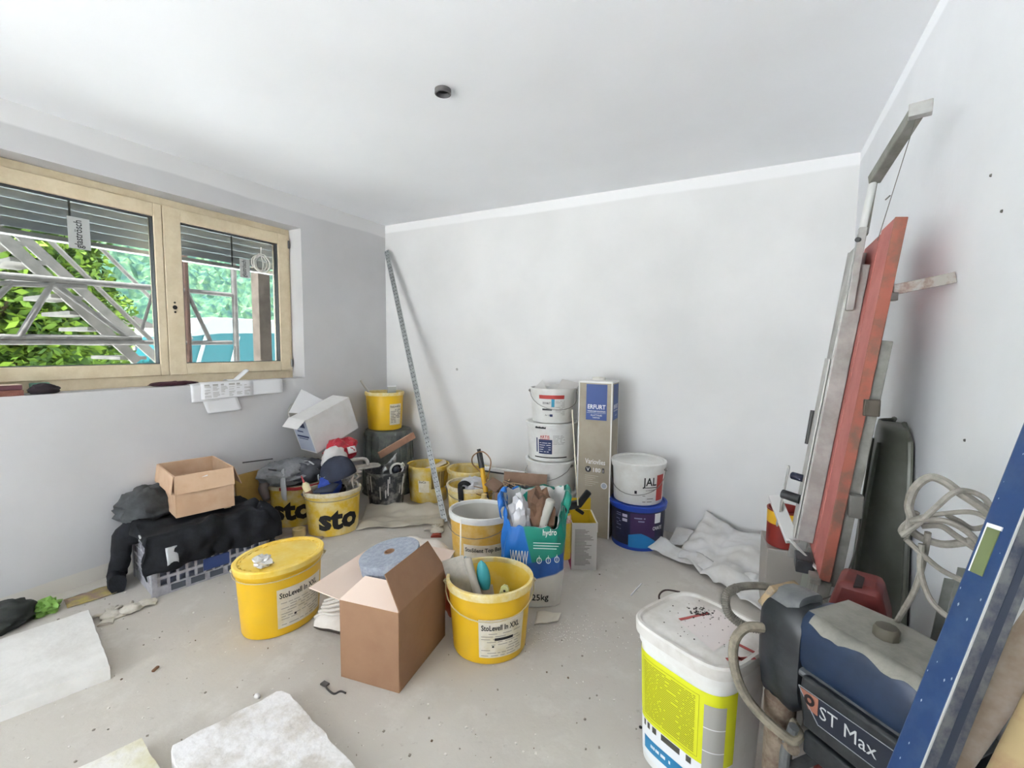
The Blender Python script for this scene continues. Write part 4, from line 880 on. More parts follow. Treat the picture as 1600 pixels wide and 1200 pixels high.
flat_text('lettering', 'GLATTVLIES', .016, (-.03, fy0-.0015, .848), (1, 0, 0), (0, 0, 1), PAPERW, eb, .0, .08); flat_text('lettering', 'TAPETEN', .014, (-.016, fy0-.0015, .832), (1, 0, 0), (0, 0, 1), PAPERW, eb, .0, .05); MB().bb(-.055, .075, fy0-.0012, fy0-.0006, .868, .8695).build('rule', PAPERW, eb, smooth=0)
flat_text('lettering', 'Variovlies', .05, (-.06, fy0-.001, .515), (1, 0, 0), (0, 0, 1), PAPERW, eb, .012, .14); MB().lathe([(.021, 0), (.021, .001), (.0005, .001)], 24, (-.038, fy0, .475), rotm('X', PI/2)).build('badge', mat('dark_badge', '2c2b33', .5), eb)
flat_text('lettering', 'V', .034, (-.049, fy0-.0018, .463), (1, 0, 0), (0, 0, 1), PAPERW, eb, .015); flat_text('lettering', '180', .04, (-.01, fy0-.001, .46), (1, 0, 0), (0, 0, 1), PAPERW, eb, .02, .06); MB().bb(.06, .075, fy0-.001, fy0, .458, .49).build('badge', mat('dark_badge', '2c2b33', .5), eb, smooth=0); flat_text('lettering', 'i', .03, (.064, fy0-.0018, .463), (1, 0, 0), (0, 0, 1), PAPERW, eb, .015)
MB().lathe([(.022, 0), (.022, .001), (.0005, .001)], 24, (.075, fy0, .37), rotm('X', PI/2)).build('seal', PAPERW, eb); MB().lathe([(.017, 0), (.017, .0015), (.0005, .0015)], 24, (.075, fy0, .37), rotm('X', PI/2)).build('seal_mark', mat('pale_blue_print', 'a9b0c0', .6), eb)
m_ = MB()
for k in range(6): m_.bb(-.06, .035-.02*(k % 3), fy0-.0008, fy0, .43-k*.014, .433-k*.014)
m_.build('print', mat('faint_print', 'c4bdae', .7), eb, smooth=0)
fx_ = ex/2+.001
MB().bb(fx_, fx_+.0006, -.07, .075, .82, 1.065).build('label', ERB, eb, smooth=0); flat_text('lettering', 'ERFURT', .04, (fx_+.0015, -.06, .897), (0, 1, 0), (0, 0, 1), PAPERW, eb, .018, .12); flat_text('lettering', 'WÄNDE ZUM WOHLFÜHLEN', .013, (fx_+.0015, -.06, .878), (0, 1, 0), (0, 0, 1), PAPERW, eb, .012, .12); flat_text('lettering', 'VLIES', .014, (fx_+.0015, -.02, .845), (0, 1, 0), (0, 0, 1), PAPERW, eb, .0, .05)
MB().lathe([(.045, 0), (.045, .02), (.04, .022), (.022, .022), (.02, .018), (.02, 0)], 28, (-.01, .02, ez)).build('roll_end', mat('fleece_roll', 'e3e0d8', .8), eb)

# ---- JAL bucket on the blue paint bucket
t, sf = bucket('paint_bucket', 'dark blue and purple paint bucket under the white one', (-.672, 3.095, 0), 0, .188, .188, .288, mat('navy_bucket', '15183a', .4, dirt='1d2146', amt=.4), mat('blue_rim', '1e3f9e', .35), taper=.93, group='two stacked paint buckets', lid=mat('blue_rim', '', .35)); th = face_th(t)
patch(sf, th, -.045, .12, .09, .25, .001, 18).build('label_purple', mat('purple_print', '3c2352', .5), t); 
lutb = [sf.arc(th, -.055+.2*i/20, .08) for i in range(21)]
MB().rings([[sf.pt(a, .02, .0012) for a in lutb], [sf.pt(a, .10-.0+.02*math.sin(i*.16)-.05*max(0, (i-8)/12), .0012) for i, a in enumerate(lutb)]], False).build('label_wave', mat('bright_blue_print', '1a74b4', .45), t)
MB().rings([[sf.pt(2*PI*i/40, .0, .0008) for i in range(41)], [sf.pt(2*PI*i/40, .03, .0008) for i in range(41)]], False).build('base_band', mat('blue_rim', '', .35), t)
patch(sf, th, .115, .165, .185, .25, .0016).build('label_block', PAPERW, t); wrap_text('lettering', sf, th, .1, .14, 'OVATE', .034, PAPERW, t, .002, .02, .08); small_print('print', sf, th, -.15, -.11, .12, .24, 9, mat('lilac_print', '8a8db0', .6), t, .0015, 3, .35); patch(sf, th, -.1, -.065, .215, .235, .0014).build('symbol', mat('lilac_pale', 'c4c4d8', .6), t); patch(sf, th, -.1, -.065, .185, .205, .0014).build('symbol', mat('lilac_pale', '', .6), t); small_print('print', sf, th, -.02, .05, .19, .23, 2, mat('lilac_print', '', .6), t, .002, 8, .4)
t, sf = bucket('paint_bucket', 'white paint bucket with lid and black lettering on the dark blue one', (-.675, 3.09, .2975), 0, .178, .178, .265, WHITE_P, WHITE_P, lid=WHITE_P, taper=.93, group='two stacked paint buckets', rimh=.035); th = face_th(t)
wrap_text('lettering', sf, th, .035, .135, 'JAL', .075, INK, t, .0015, .015, .09); patch(sf, th, .04, .13, .12, .125, .0015).build('rule', INK, t); patch(sf, th, .128, .2, .03, .2, .0012).build('label', mat('red_print', '', .6), t); wrap_text('lettering', sf, th, .05, .1, 'coatings', .02, GREYINK, t, .0015, .01); small_print('print', sf, th, .03, .11, .02, .08, 3, GREYINK, t, .0015, 3, .25); patch(sf, th, -.02, -.005, .08, .1, .0013).build('symbol', INK, t); bail(sf, th-.2, .15, WIRE, t, zr=.85)

# ---- yellow and magenta box with foam gun
bx, by, bz = .15, .23, .285
YB_ = mat('yellow_carton', 'c9ab1e', .5); MAG = mat('magenta_print', 'b91d66', .5); WBX = mat('white_print_carton', 'd3cecc', .65)
t = carton('foam_carton', 'open white carton with yellow and magenta side and yellow inside', (-.905, 2.62, 0), math.radians(28), bx, by, bz, WBX); fc = t
MB().bb(-bx/2-.001, -bx/2, -by/2, by/2, .1, bz).build('side_print', YB_, t, smooth=0); MB().bb(-bx/2-.001, -bx/2, -by/2, by/2, 0, .1).build('side_print', MAG, t, smooth=0)
MB().bb(-bx/2+.005, bx/2-.005, by/2-.0065, by/2-.005, .01, bz).build('yellow_lining', YB_, t, smooth=0); MB().bb(bx/2-.0065, bx/2-.005, -by/2+.006, by/2-.007, .01, bz).build('yellow_lining', YB_, t, smooth=0)
o = flap(t, '+y', bx, by, bz, .075, 0, YB_); flap(t, '+x', bx, by, bz, .06, 178, WBX, .01, off=.004); flap(t, '-x', bx, by, bz, .05, 20, YB_)
rnd = random.Random(21); m_ = MB()
for r in range(26):
    z = .03+r*.0085; m_.bb(-.055, rnd.uniform(.0, .055), -by/2-.0012, -by/2, z, z+.003)
m_.build('print', GREYINK, t, smooth=0)
t = thing('foam_gun', 'black foam gun screwed on a yellow can, leaning in the carton', 'foam gun', (-.945, 2.50, .0), math.radians(28))
MB().lathe([(.03, 0), (.033, .004), (.033, .25), (.028, .27), (.016, .28), (.001, .28)], 20, (-.02, -.02, .07)).build('can', mat('yellow_can', 'd2b23a', .4, dirt='dcc46a', amt=.35), t); MB().lathe([(.0335, .26), (.0335, .3), (.02, .318)], 20, (-.02, -.02, .03)).build('red_collar', mat('red_white_collar', 'b8463e', .5, dirt='e0d8d0', amt=.5, dsc=30), t)
MB().bar((-.05, -.02, .375), (.06, -.02, .40), .045, .03, (0, 0, 1)).build('body', BLACKP, t, bevel=.006); MB().bar((.05, -.02, .385), (.115, -.02, .475), .038, .03, (1, 0, 0)).build('handle', BLACKP, t, bevel=.008); MB().bar((.04, -.02, .37), (.085, -.02, .34), .02, .018, (0, 0, 1)).build('trigger', BLACKP, t, bevel=.004); MB().cyl((-.02, -.02, .34), (-.02, -.02, .38), .022, 14).build('adapter', BLACKP, t); MB().cyl((-.05, -.02, .39), (-.2, .02, .45), .004, 8).build('barrel', mat('dark_metal', '', .5), t)
a, b_ = fy(894, 640, 2.60), fy(903, 790, 2.45)
o = MB().cyl((0, 0, 0), a-b_, .004, 8).build('wooden_stick', mat('pale_stick', 'd8d0bc', .7)); place(o, b_, 0, 'thin pale stick leaning between carton and tall box', 'stick')

# ---- opened sack with rubbish
sk = thing('plaster_sack', 'upright white sack with blue and green upper part, full of rubbish', 'sack', (-.985, 2.10, 0), math.radians(25))
m = bpy.data.materials.new('sack_print'); m.use_nodes = True; nt = m.node_tree; N = nt.nodes; L = nt.links; b = N['Principled BSDF']; b.inputs['Roughness'].default_value = .38
tc = N.new('ShaderNodeTexCoord'); sp_ = N.new('ShaderNodeSeparateXYZ'); L.new(tc.outputs['Object'], sp_.inputs[0])
def step(sock, v, w_=.004):
    r = N.new('ShaderNodeMapRange'); r.inputs['From Min'].default_value = v-w_; r.inputs['From Max'].default_value = v+w_; L.new(sock, r.inputs['Value']); return r.outputs[0]
def mixn(f, a, c):
    q = N.new('ShaderNodeMix'); q.data_type = 'RGBA'; L.new(f, q.inputs['Factor'])
    for i, k in ((6, a), (7, c)):
        if isinstance(k, str): q.inputs[i].default_value = lin(k)
        else: L.new(k, q.inputs[i])
    return q.outputs[2]
ad = N.new('ShaderNodeMath'); ad.operation = 'MULTIPLY_ADD'; L.new(sp_.outputs['Z'], ad.inputs[0]); ad.inputs[1].default_value = .25; L.new(sp_.outputs['X'], ad.inputs[2])
up = mixn(step(ad.outputs[0], .055), '1c68b8', '16806e')
z2 = N.new('ShaderNodeMath'); z2.operation = 'MULTIPLY_ADD'; L.new(sp_.outputs['X'], z2.inputs[0]); z2.inputs[1].default_value = -.25; L.new(sp_.outputs['Z'], z2.inputs[2])
midc = mixn(step(z2.outputs[0], .245), '1b4f9a', up)
full = mixn(step(z2.outputs[0], .155), 'd3d0ca', midc); L.new(full, b.inputs['Base Color'])
SACK = m
def sackf(u, v):
    th = 2*PI*u; c, s_ = math.cos(th), math.sin(th); e = .62
    dip = max(0, min(1, (-s_-.1)/.7)); dip = dip*dip*(3-2*dip)
    ht = .555+(.42-.555)*dip+.03*max(0, c)*(1-dip)
    z = v*ht; w_ = 1-.12*(1-v)**3-.12*max(0, v-.7)
    x = .155*w_*math.copysign(abs(c)**e, c); y = .105*w_*math.copysign(abs(s_)**e, s_)
    cr = max(0, (z-.3)/.3)**1.3
    k = 1+.09*nz((c*1.6, s_*1.6, z*5), 1.2, 3)+.05*math.sin(v*PI)+(.04+.16*cr)*nz((c*3.5, s_*3.5, z*13), 1, 4)+.12*cr*(.5-abs(nz((c*7, s_*7, z*22), 1, 6)))
    return Vector((x*k, y*k, z+.03*v*v*nz((c*4, s_*4, 0), 1, 9)))
MB().grid(sackf, 96, 46, cu=True).add([sackf(i/32, 0) for i in range(32)], [tuple(range(32))]).build('outer_wall', SACK, sk, smooth=60, fix=False, solid=.002)
LINER = mat('white_liner', 'c9c8c6', .4)
MB().grid(lambda u, v: (lambda p: Vector((p.x*(.96-.1*v), p.y*(.96-.1*v), p.z-.16*v)))(sackf(u, 1)), 48, 6, cu=True).build('liner', LINER, sk, smooth=60, fix=False)
# upper edge folded outwards, showing the inside
def rimf(u, v):
    p = sackf(.08+.62*u-.14, 1); o = Vector((p.x, p.y, 0)).normalized(); k = .05*(1+.6*nz((u*7, 0, 2)))
    a = v*2.6; return p+o*(k*math.sin(a)*.55+.004)+Vector((0, 0, -k*(1-math.cos(a))*.7+.012*nz((u*12, v*4, 3))))
MB().grid(rimf, 60, 10).build('folded_rim', SACK, sk, solid=.002, fix=False, smooth=60)
# print on the sack
front = lambda x, z, d=.004: None
def sack_pt(px_, z):
    """front surface point at local x, height z"""
    best = None
    for i in range(48, 97):
        p = sackf(i/96, min(1, z/.45))
        if best is None or abs(p.x-px_) < abs(best.x-px_): best = p
    return best
def sack_text(s_, size, x, z, m_, wid=None, nm='lettering'):
    vs, fs = text_mesh(s_, size, .012); k = 1. if not wid else wid/max(q[0] for q in vs)
    P = []
    for (vx, vy) in vs:
        p = sack_pt(x+vx*k, z+vy); P.append(Vector((x+vx*k, p.y-.006, z+vy)))
    return MB().add(P, fs).build(nm, m_, sk, smooth=0, fix=False)
PW = mat('white_ink', 'e4e6e4', .6)
sack_text('25kg', .05, -.005, .045, INK, .085); sack_text('hydro', .045, .045, .385, PW, .07)
sack_text('WWW', .10, -.115, .235, mat('white_ink', '', .6), .09)
for k in range(3): p = sack_pt(.06, .345-k*.012); MB().bb(.0, .135-.01*k, p.y-.008, p.y-.007, .345-k*.013, .348-k*.013).build('print', PW, sk, smooth=0)
for x in (.03, .075, .118):
    p = sack_pt(x, .26); MB().tube([Vector((x+.011*math.cos(q*PI/6), p.y-.008, .26+.015*math.sin(q*PI/6))) for q in range(12)], .0015, 5, closed=True).build('symbol', PW, sk)
    MB().bb(x-.001, x+.001, p.y-.009, p.y-.007, .25, .285).build('symbol', PW, sk, smooth=0)
o = crumple('brown_paper', (0, 0, 0), (.075, .06, .13), mat('brown_kraft', '5d4434', .85, dirt='705440', amt=.5), None, .35, 71); place(o, (-.955, 2.10, .46), 0, 'crumpled brown kraft paper in the opened sack', 'paper')
o = crumple('clear_film', (0, 0, 0), (.065, .05, .11), mat('shiny_film', '', .15), None, .4, 73); place(o, (-1.04, 2.045, .44), 0, 'shiny clear film stuffed in the left of the opened sack', 'film')
o = MB().lathe([(.001, 0), (.022, 0), (.024, .006), (.024, .15), (.018, .158), (.001, .16)], 18).build('paint_roller', mat('grey_roller', 'b4b2aa', .9)); place(o, (-.925, 2.065, .40), (.0, .3, .3), 'pale grey roller sleeve standing in the opened sack', 'roller')

# ---- front yellow bucket with trowels
fb, sf = bucket('plaster_bucket', 'yellow plaster bucket with trowels inside, nearest to the camera', (-.992, 1.672, 0), math.radians(30), .192, .178, .315, STO_Y, YRIM, mat('yellow_inside', 'd8b43a', .5, dirt='d9c372', amt=.4, dsc=6), group=YG, rimh=.032, taper=.86, fill=.05); th = face_th(fb)
patch(sf, th, -.045, .155, .035, .205, .0012, 22).build('label', PAPER, fb)
wrap_text('lettering', sf, th, -.035, .158, 'StoLevell In XXL', .034, INK, fb, .0026, .02, .165); patch(sf, th, .02, .1, .112, .124, .003, 12).build('black_bar', INK, fb); small_print('print', sf, th, -.035, .14, .04, .15, 9, GREYINK, fb, .0024, 11, .22); patch(sf, th, .01, .018, .082, .09, .0026).build('symbol', INK, fb)
bail(sf, th, .085, mat('pale_wire', 'b8ab88', .5), fb, r=.0026)
STEEL = mat('dull_trowel_steel', 'a5a199', .45, .5, dirt='b9b5ac', amt=.5, dsc=14)
t = thing('plastering_trowel', 'dusty steel plastering trowel leaning in the front yellow bucket', 'trowel', (-1.045, 1.60, .115), rot=(-.18, -.32, .45)); MB().bb(-.05, .05, -.0015, .0015, .02, .285).build('blade', STEEL, t, bevel=.001); MB().bar((0, .03, .09), (0, .035, .24), .026, .03, (1, 0, 0)).build('handle', mat('pale_wood_handle', '', .7), t, bevel=.006); MB().bar((0, 0, .11), (0, .03, .12), .012, .01).build('tang', STEEL, t); MB().bar((0, 0, .21), (0, .03, .2), .012, .01).build('tang', STEEL, t)
t = thing('margin_trowel', 'second trowel showing its worn grey handle, in the front bucket', 'trowel', (-.985, 1.60, .11), rot=(-.1, -.2, .1)); MB().cyl((0, 0, .13), (-.03, 0, .29), .017, 14).build('handle', mat('pale_wood_handle', '', .7), t); MB().lathe([(.017, 0), (.014, .008), (.001, .012)], 14, (-.03, 0, .289), rotm('Y', -.185)).build('end', mat('pale_wood_handle', '', .7), t); MB().bb(-.045, .045, -.0015, .0015, -.04, .1).build('blade', STEEL, t); MB().cyl((0, 0, .1), (0, 0, .14), .006, 8).build('tang', STEEL, t)
t = thing('scraper', 'teal handled scraper standing in the front yellow bucket', 'scraper', (-.975, 1.655, .10), rot=(0, -.16, .3)); MB().grid(lambda u, v: Vector((.03*math.cos(2*PI*u)*math.sin(PI*min(.999, v*.9+.1))**.5, .014*math.sin(2*PI*u)*math.sin(PI*min(.999, v*.9+.1))**.5, .16+v*.13)), 16, 10, cu=True).build('handle', mat('teal_plastic', '2f8a92', .5), t); MB().bb(-.035, .035, -.001, .001, 0, .18).build('blade', STEEL, t)
t = thing('putty_knife', 'green putty knife with a hole in its handle, in the front bucket', 'knife', (-.925, 1.60, .09), rot=(.05, .2, .3)); m_ = MB()
MB().prism([(-.016, .12), (.016, .12), (.02, .2), (.017, .232), (.008, .245), (-.008, .245), (-.017, .232), (-.02, .2)], (0, -.006, 0), (1, 0, 0), (0, 0, 1), (0, .012, 0)).build('handle', mat('lime_grey_plastic', 'a7a85e', .6, dirt='b9b68c', amt=.4), t, bevel=.002); MB().lathe([(.005, 0), (.005, .001), (.0004, .001)], 12, (0, -.006, .222), rotm('X', PI/2)).build('hole', INK, t); MB().bb(-.03, .03, -.001, .001, 0, .125).build('blade', STEEL, t)
a, b_ = fy(720, 812, 1.70), fy(719, 905, 1.62); o = MB().cyl((0, 0, 0), (a-b_)+(a-b_).normalized()*.0, .0032, 8).build('mixing_stick', mat('white_stick', 'd6d2c8', .6)); place(o, b_, 0, 'thin white stick rising from the front yellow bucket', 'stick'); o.data.transform(Matrix.Translation((0, 0, 0)))

# ---- lidded yellow bucket with foil ball
lb, sf = bucket('plaster_bucket', 'yellow oval plaster bucket with closed lid and foil ball on it', (-1.955, 1.345, 0), math.radians(88), .205, .163, .318, STO_Y, STO_Y, lid=mat('pale_yellow_lid', 'dcb63a', .5, dirt='e0c870', amt=.45, dsc=7), group=YG, rimh=.03, taper=.9); th = face_th(lb)
patch(sf, th, .0, .235, .04, .225, .0012, 24).build('label', PAPER, lb); wrap_text('lettering', sf, th, .01, .182, 'StoLevell In XXL', .036, INK, lb, .0026, .02, .19); small_print('print', sf, th, .015, .21, .05, .165, 9, GREYINK, lb, .0024, 13, .22); patch(sf, th, .07, .08, .085, .095, .0026).build('symbol', INK, lb); bail(sf, th+PI/2*.0, .02, mat('pale_wire', '', .5), lb)
ring_ = MB()
for k in range(26):
    a = 2*PI*k/26; p = sf.pt(a, .32, -.016); p2 = sf.pt(a+.12, .32, -.016); ring_.bar(p+Vector((0, 0, .002)), p2+Vector((0, 0, .002)), .006, .008)
ring_.build('lid_ribs', mat('pale_yellow_lid', '', .5), lb, smooth=0)
p = fz(411, 884, .325); o = crumple('foil_ball', (0, 0, .024), (.042, .034, .026), mat('crumpled_foil', 'c4c2be', .3, .5), None, .4, 81); place(o, (p.x, p.y, .322), .4, 'crumpled silver foil ball on the yellow lid', 'foil ball')

# ---- flat plaster sack under the brown box
def flatsack(L_, W_, H_, seed):
    def fn(u, v):
        th = 2*PI*u; y = (v-.5)*L_; e = max(0, 1-abs(2*v-1)**4)
        w_ = W_/2*(.80+.2*e**.5)+.008*nz((y*9, th, 0), 1, seed); h_ = H_/2*(.12+.88*e**.6)*(1+.15*nz((y*6, math.cos(th), 2), 1, seed))
        c, s_ = math.cos(th), math.sin(th)
        x = w_*math.copysign(abs(c)**.6, c); z = h_*math.copysign(abs(s_)**.8, s_)
        return Vector((x, y, max(.004, z+H_/2*(.5+.5*e)+.008*nz((x*14, y*14, z*14), 1, seed+1))))
    return fn
WS = mat('white_paper_sack', 'd6d0c8', .75, dirt='c8c0b6', amt=.4, dsc=9)
t = thing('cement_sack', 'white paper sack lying flat behind the brown box', 'sack', (-1.675, 1.75, 0), math.radians(11))
fs_ = flatsack(.78, .33, .12, 5); MB().grid(fs_, 40, 40, cu=True).build('sack', WS, t, smooth=60)
for k in range(5):
    y = -.36+.02*k; MB().tube([Vector((-.15+q*.03, y+.012*math.sin(q*1.3+k), .05+.05*math.sin(PI*(q+.5)/11)-.008*k*0+.01*k)) for q in range(11)], .007, 6, smooth=3).build('fold', WS, t)
flat_text('lettering', 'SIO', .09, (-.1, .24, .131), (1, .25, 0), (-.25, 1, 0), GREYINK, t, .02, .14); MB().box((.12, .30, .122), (.035, .04, .003)).build('red_mark', mat('red_print', '', .6), t)
o = MB().grid(lambda u, v: Vector(((u-.5)*.34, (v-.5)*.26, .006+.06*(1-abs(2*u-1)**2)*v+.02*nz((u*3, v*3, 5))+.03*v)), 16, 14).build('sack_flap', WS, t, solid=.003); o.location = (.0, .30, .05)
t = thing('orange_sack', 'orange plastic sack squeezed between brown box and yellow bucket', 'sack', (-1.235, 1.82, 0)); blob('sack', (0, 0, .12), (.085, .11, .125), mat('orange_plastic', 'b0502a', .5, dirt='9c3f24', amt=.4), t, .2, 6, 91, 30, flat=-.115); blob('label_fold', (-.01, .0, .225), (.06, .07, .03), mat('white_teal_fold', '9fb0b4', .6, dirt='6d929c', amt=.5), t, .3, 6, 93, 20)

# ---- brown box in front
A_, B_, C_ = Vector((-1.402, 1.229, 0)), Vector((-1.137, 1.25, 0)), Vector((-1.224, 1.621, 0))
bx, by, bz = .268, .375, .318; ang = math.radians(9)
ux, uy = Vector((math.cos(ang), math.sin(ang), 0)), Vector((-math.sin(ang), math.cos(ang), 0))
cB = B_-ux*bx/2+uy*by/2
bb_ = carton('brown_carton', 'plain brown cardboard box with open flaps, nearest on the floor', (cB.x, cB.y, 0), ang, bx, by, bz, CARD)
flap(bb_, '+x', bx, by, bz, .15, -24, CARD, (.0, .05)); flap(bb_, '-y', bx, by, bz, .115, -62, CARDIN, .045); flap(bb_, '-x', bx, by, bz, .15, 82, CARDIN, (.0, .0)); flap(bb_, '+y', bx, by, bz, .11, 70, CARDIN, .0)
MB().bb(-bx/2+.006, bx/2-.006, -by/2+.006, by/2-.006, .006, .28).build('packed_rolls', CARDIN, bb_, smooth=0)
t = thing('fibre_tape_roll', 'thick blue grey tape roll lying on the open brown box', 'tape roll', (cB.x-.065, cB.y+.05, .362), rot=(.14, -.14, 0))
MB().lathe([(.022, 0), (.128, 0), (.13, .003), (.13, .057), (.128, .06), (.022, .06), (.022, 0)], 48).build('tape', mat('blue_grey_fabric_tape', '9aa0aa', .85, dirt='868c98', amt=.5, dsc=60, bump=.3, bsc=250), t); MB().lathe([(.0225, -.001), (.0225, .062), (.019, .062), (.019, -.001), (.0225, -.001)], 24).build('core', CARD, t)
# ---- profile, plastic sheet, glove
t = thing('metal_profile', 'perforated galvanised corner profile leaning into the room corner', 'profile', (-2.02, 2.70, 0)); top = Vector((-3.115, 3.285, 2.19))-Vector((-2.02, 2.70, 0)); PG = mat('galvanised_profile', 'a9acac', .4, .5, dirt='8a8d8d', amt=.5, dsc=30)
d = top.normalized(); s1 = d.cross(Vector((.3, -1, 0))).normalized(); s2 = d.cross(s1).normalized()
m_ = MB(); m_.prism([(0, 0), (.046, 0), (.046, .002), (.002, .002), (.002, .046), (0, .046)], (0, 0, 0), s1, s2, top); m_.build('angle_bar', PG, t, smooth=0)
m_ = MB()
for k in range(70):
    for j in (.014, .032):
        c = top*((k+.5)/70); m_.box(c+s1*j-s2*.0006, (.011, .001, .007), Matrix((d, s2, s1)).transposed()); m_.box(c+s2*j-s1*.0006, (.011, .001, .007), Matrix((d, s1, s2)).transposed())
m_.build('perforations', mat('profile_hole', '4c4e4e', .7), t, smooth=0)['kind'] = 'stuff'
o = MB().grid(lambda u, v: Vector(((u-.5)*.62, (v-.5)*.42*(1-.3*u), .008+.05*abs(nz((u*2.2, v*2.2, 3)))+.11*max(0, v-.62)+.015*nz((u*7, v*7, 1)))), 30, 24).build('plastic_sheet', glassy('milky_sheet', 'cfc8b8', .25, .35), smooth=60, solid=.002); place(o, (-2.32, 2.62, 0), .6, 'milky translucent plastic sheet crumpled on the floor by the profile', 'plastic sheet')
GL = mat('glove_cloth', 'c9c4b8', .9, dirt='b5afa2', amt=.4, dsc=20); GLR = mat('glove_red', '8c3a2c', .8)
def glove(label, loc, rz, m, sc=1., cuff=None, seed=1):
    t = thing('work_glove', label, 'glove', loc, rz, 'work gloves on the floor')
    mb = MB()
    blob('palm', (0, 0, .016*sc), (.05*sc, .045*sc, .017*sc), m, t, .18, 5, seed, 22, flat=-.014*sc)
    for k, (a, ln) in enumerate(((-.35, .075), (-.12, .085), (.1, .085), (.33, .07), (1.2, .06))):
        b0 = Vector((.03*math.cos(a), .035*math.sin(a), .014))*sc; e_ = b0+Vector((math.cos(a)*ln, math.sin(a)*ln, -.004))*sc
        MB().tube([b0, b0.lerp(e_, .5)+Vector((0, 0, .008*sc)), e_], lambda q: .0115*sc*(1-.2*q), 8, smooth=4).build('finger', m, t)
    MB().tube([(-.03*sc, 0, .016*sc), (-.09*sc, .005, .014*sc)], lambda q: (.03+.008*q)*sc, 12).build('cuff', cuff or m, t).scale = (1, 1, .4)
    return t
glove('white work glove with red trim lying by the profile foot', (fz(683, 832).x, fz(683, 832).y, 0), 2.2, GL, 1., GLR, 3)
# ================================================================== RIGHT: TOOLS ALONG THE SIDE WALL
# ---- hot wire cutter leaning on the wall
ALU2 = mat('scuffed_aluminium', 'a8a7a4', .42, .45, dirt='8f8d89', amt=.45, dsc=10); ALUD = mat('dirty_aluminium', '8a8984', .55, .4, dirt='6f6d66', amt=.5, dsc=9)
REDB = mat('faded_red_board', 'aa625b', .6, dirt='9c524b', amt=.5, dsc=7); ORG = mat('orange_red_edge', '8c4a3a', .6, dirt='66493c', amt=.4, dsc=14)
hc = thing('hot_wire_cutter', 'aluminium foam cutter with a red board, leaning on the right wall', 'foam cutter', (.15, 1.9, 0)); HO = Vector((.15, 1.9, 0))
LEAN = .113
def X_at(z): return .138+LEAN*z
def H(x, y, z): return Vector((x, y, z))-HO
def hbar(name, a, b, w_, d_, m, side=(0, 1, 0), bev=.002): return MB().bar(H(*a), H(*b), w_, d_, side).build(name, m, hc, bevel=bev)
yn, yf = 1.70, 2.12; zb0, zt0 = .585, 1.69; th_ = .028
def slab(name, y0, y1, z0, z1, m, t=th_, dx=0.):
    n = Vector((1, 0, -LEAN)).normalized()*t; P = [H(X_at(z)+dx, y, z) for y, z in ((y0, z0), (y1, z0), (y1, z1), (y0, z1))]
    return MB().add(P+[p+n for p in P], [(0, 1, 2, 3), (7, 6, 5, 4)]+[(i, 4+i, 4+(i+1) % 4, (i+1) % 4) for i in range(4)]).build(name, m, hc, bevel=.002, smooth=0)
slab('red_board', yn+.003, 1.868, zb0, zt0, REDB); slab('red_board', 1.876, yf, zb0, zt0-.01, REDB)
slab('board_edge', yn-.004, yn+.003, zb0, zt0, ORG, .03, -.001); slab('backing_frame', yn+.01, yf, zb0-.02, zt0-.35, ALUD, .03, .0285)
slab('lower_leg', yn+.0, yn+.06, .0, zb0-.004, ALUD, .035, .0); slab('lower_leg', yn+.1, yn+.2, .0, zb0-.02, ALUD, .035, .0); slab('lower_panel', yn+.2, yf-.02, .0, zb0-.05, mat('grey_panel', '7c8078', .6), .02, .01)
# guide rail in front of the board
slab('guide_rail', 1.93, 2.06, .62, 1.655, ALU2, .02, -.055); slab('guide_flange', 1.925, 1.937, .62, 1.60, ALU2, .05, -.052); slab('guide_flange', 2.05, 2.062, .50, 1.66, ALU2, .055, -.055)
slab('slide_plate', 1.94, 2.05, .62, 1.28, mat('bright_plate', 'b4b2ae', .4, .35), .006, -.062); slab('dark_slot', 1.8695, 1.8745, zb0+.03, zt0-.06, BLACKP, .004, .006)
# swing arm, bracket and wire
pA = fx(1346, 366, .285); pB = fx(1367, 262, .315); pT = fx(1432, 176, .36)
pA, pB, pT = [Vector(p) for p in (pA, pB, pT)]
MB().bar(pA-HO-Vector((0.02, 0, .25)), pA-HO+Vector((.003, 0, .02)), .03, .022, (0, 1, 0)).build('rail_socket', ALU2, hc, bevel=.002)
MB().cyl(pA-HO, pB-HO-Vector((0, 0, .03)), .011, 14).build('arm_rod', mat('bright_aluminium', '', .35), hc); MB().bar(pA-HO+Vector((.012, .012, 0)), pB-HO+Vector((.008, .012, 0)), .02, .014, (0, 1, 0)).build('arm_back', ALUD, hc)
MB().bar(pB-HO-Vector((0, 0, .04)), pT-HO, .03, .034, (0, 0, 1)).build('arm', ALUD, hc, bevel=.003); MB().bar(pT-HO+Vector((-.02, -.01, .0)), pT-HO+Vector((.03, -.02, .0)), .035, .03, (0, 0, 1)).build('arm_tip', ALU2, hc, bevel=.002)
wb_ = Vector((X_at(.6)-.06, 1.872, .6)); MB().cyl(pT-HO-Vector((0, 0, .015)), H(X_at(1.66)-.004, 1.872, 1.66), .0012, 6).build('cutting_wire', mat('fine_wire', '6c6862', .4, .5), hc)
q = fx(1387, 310, .345); MB().bar(q-HO-Vector((.0, .03, 0)), q-HO+Vector((0, .03, .004)), .003, .003).build('wire_clip', mat('dark_metal', '', .5), hc)
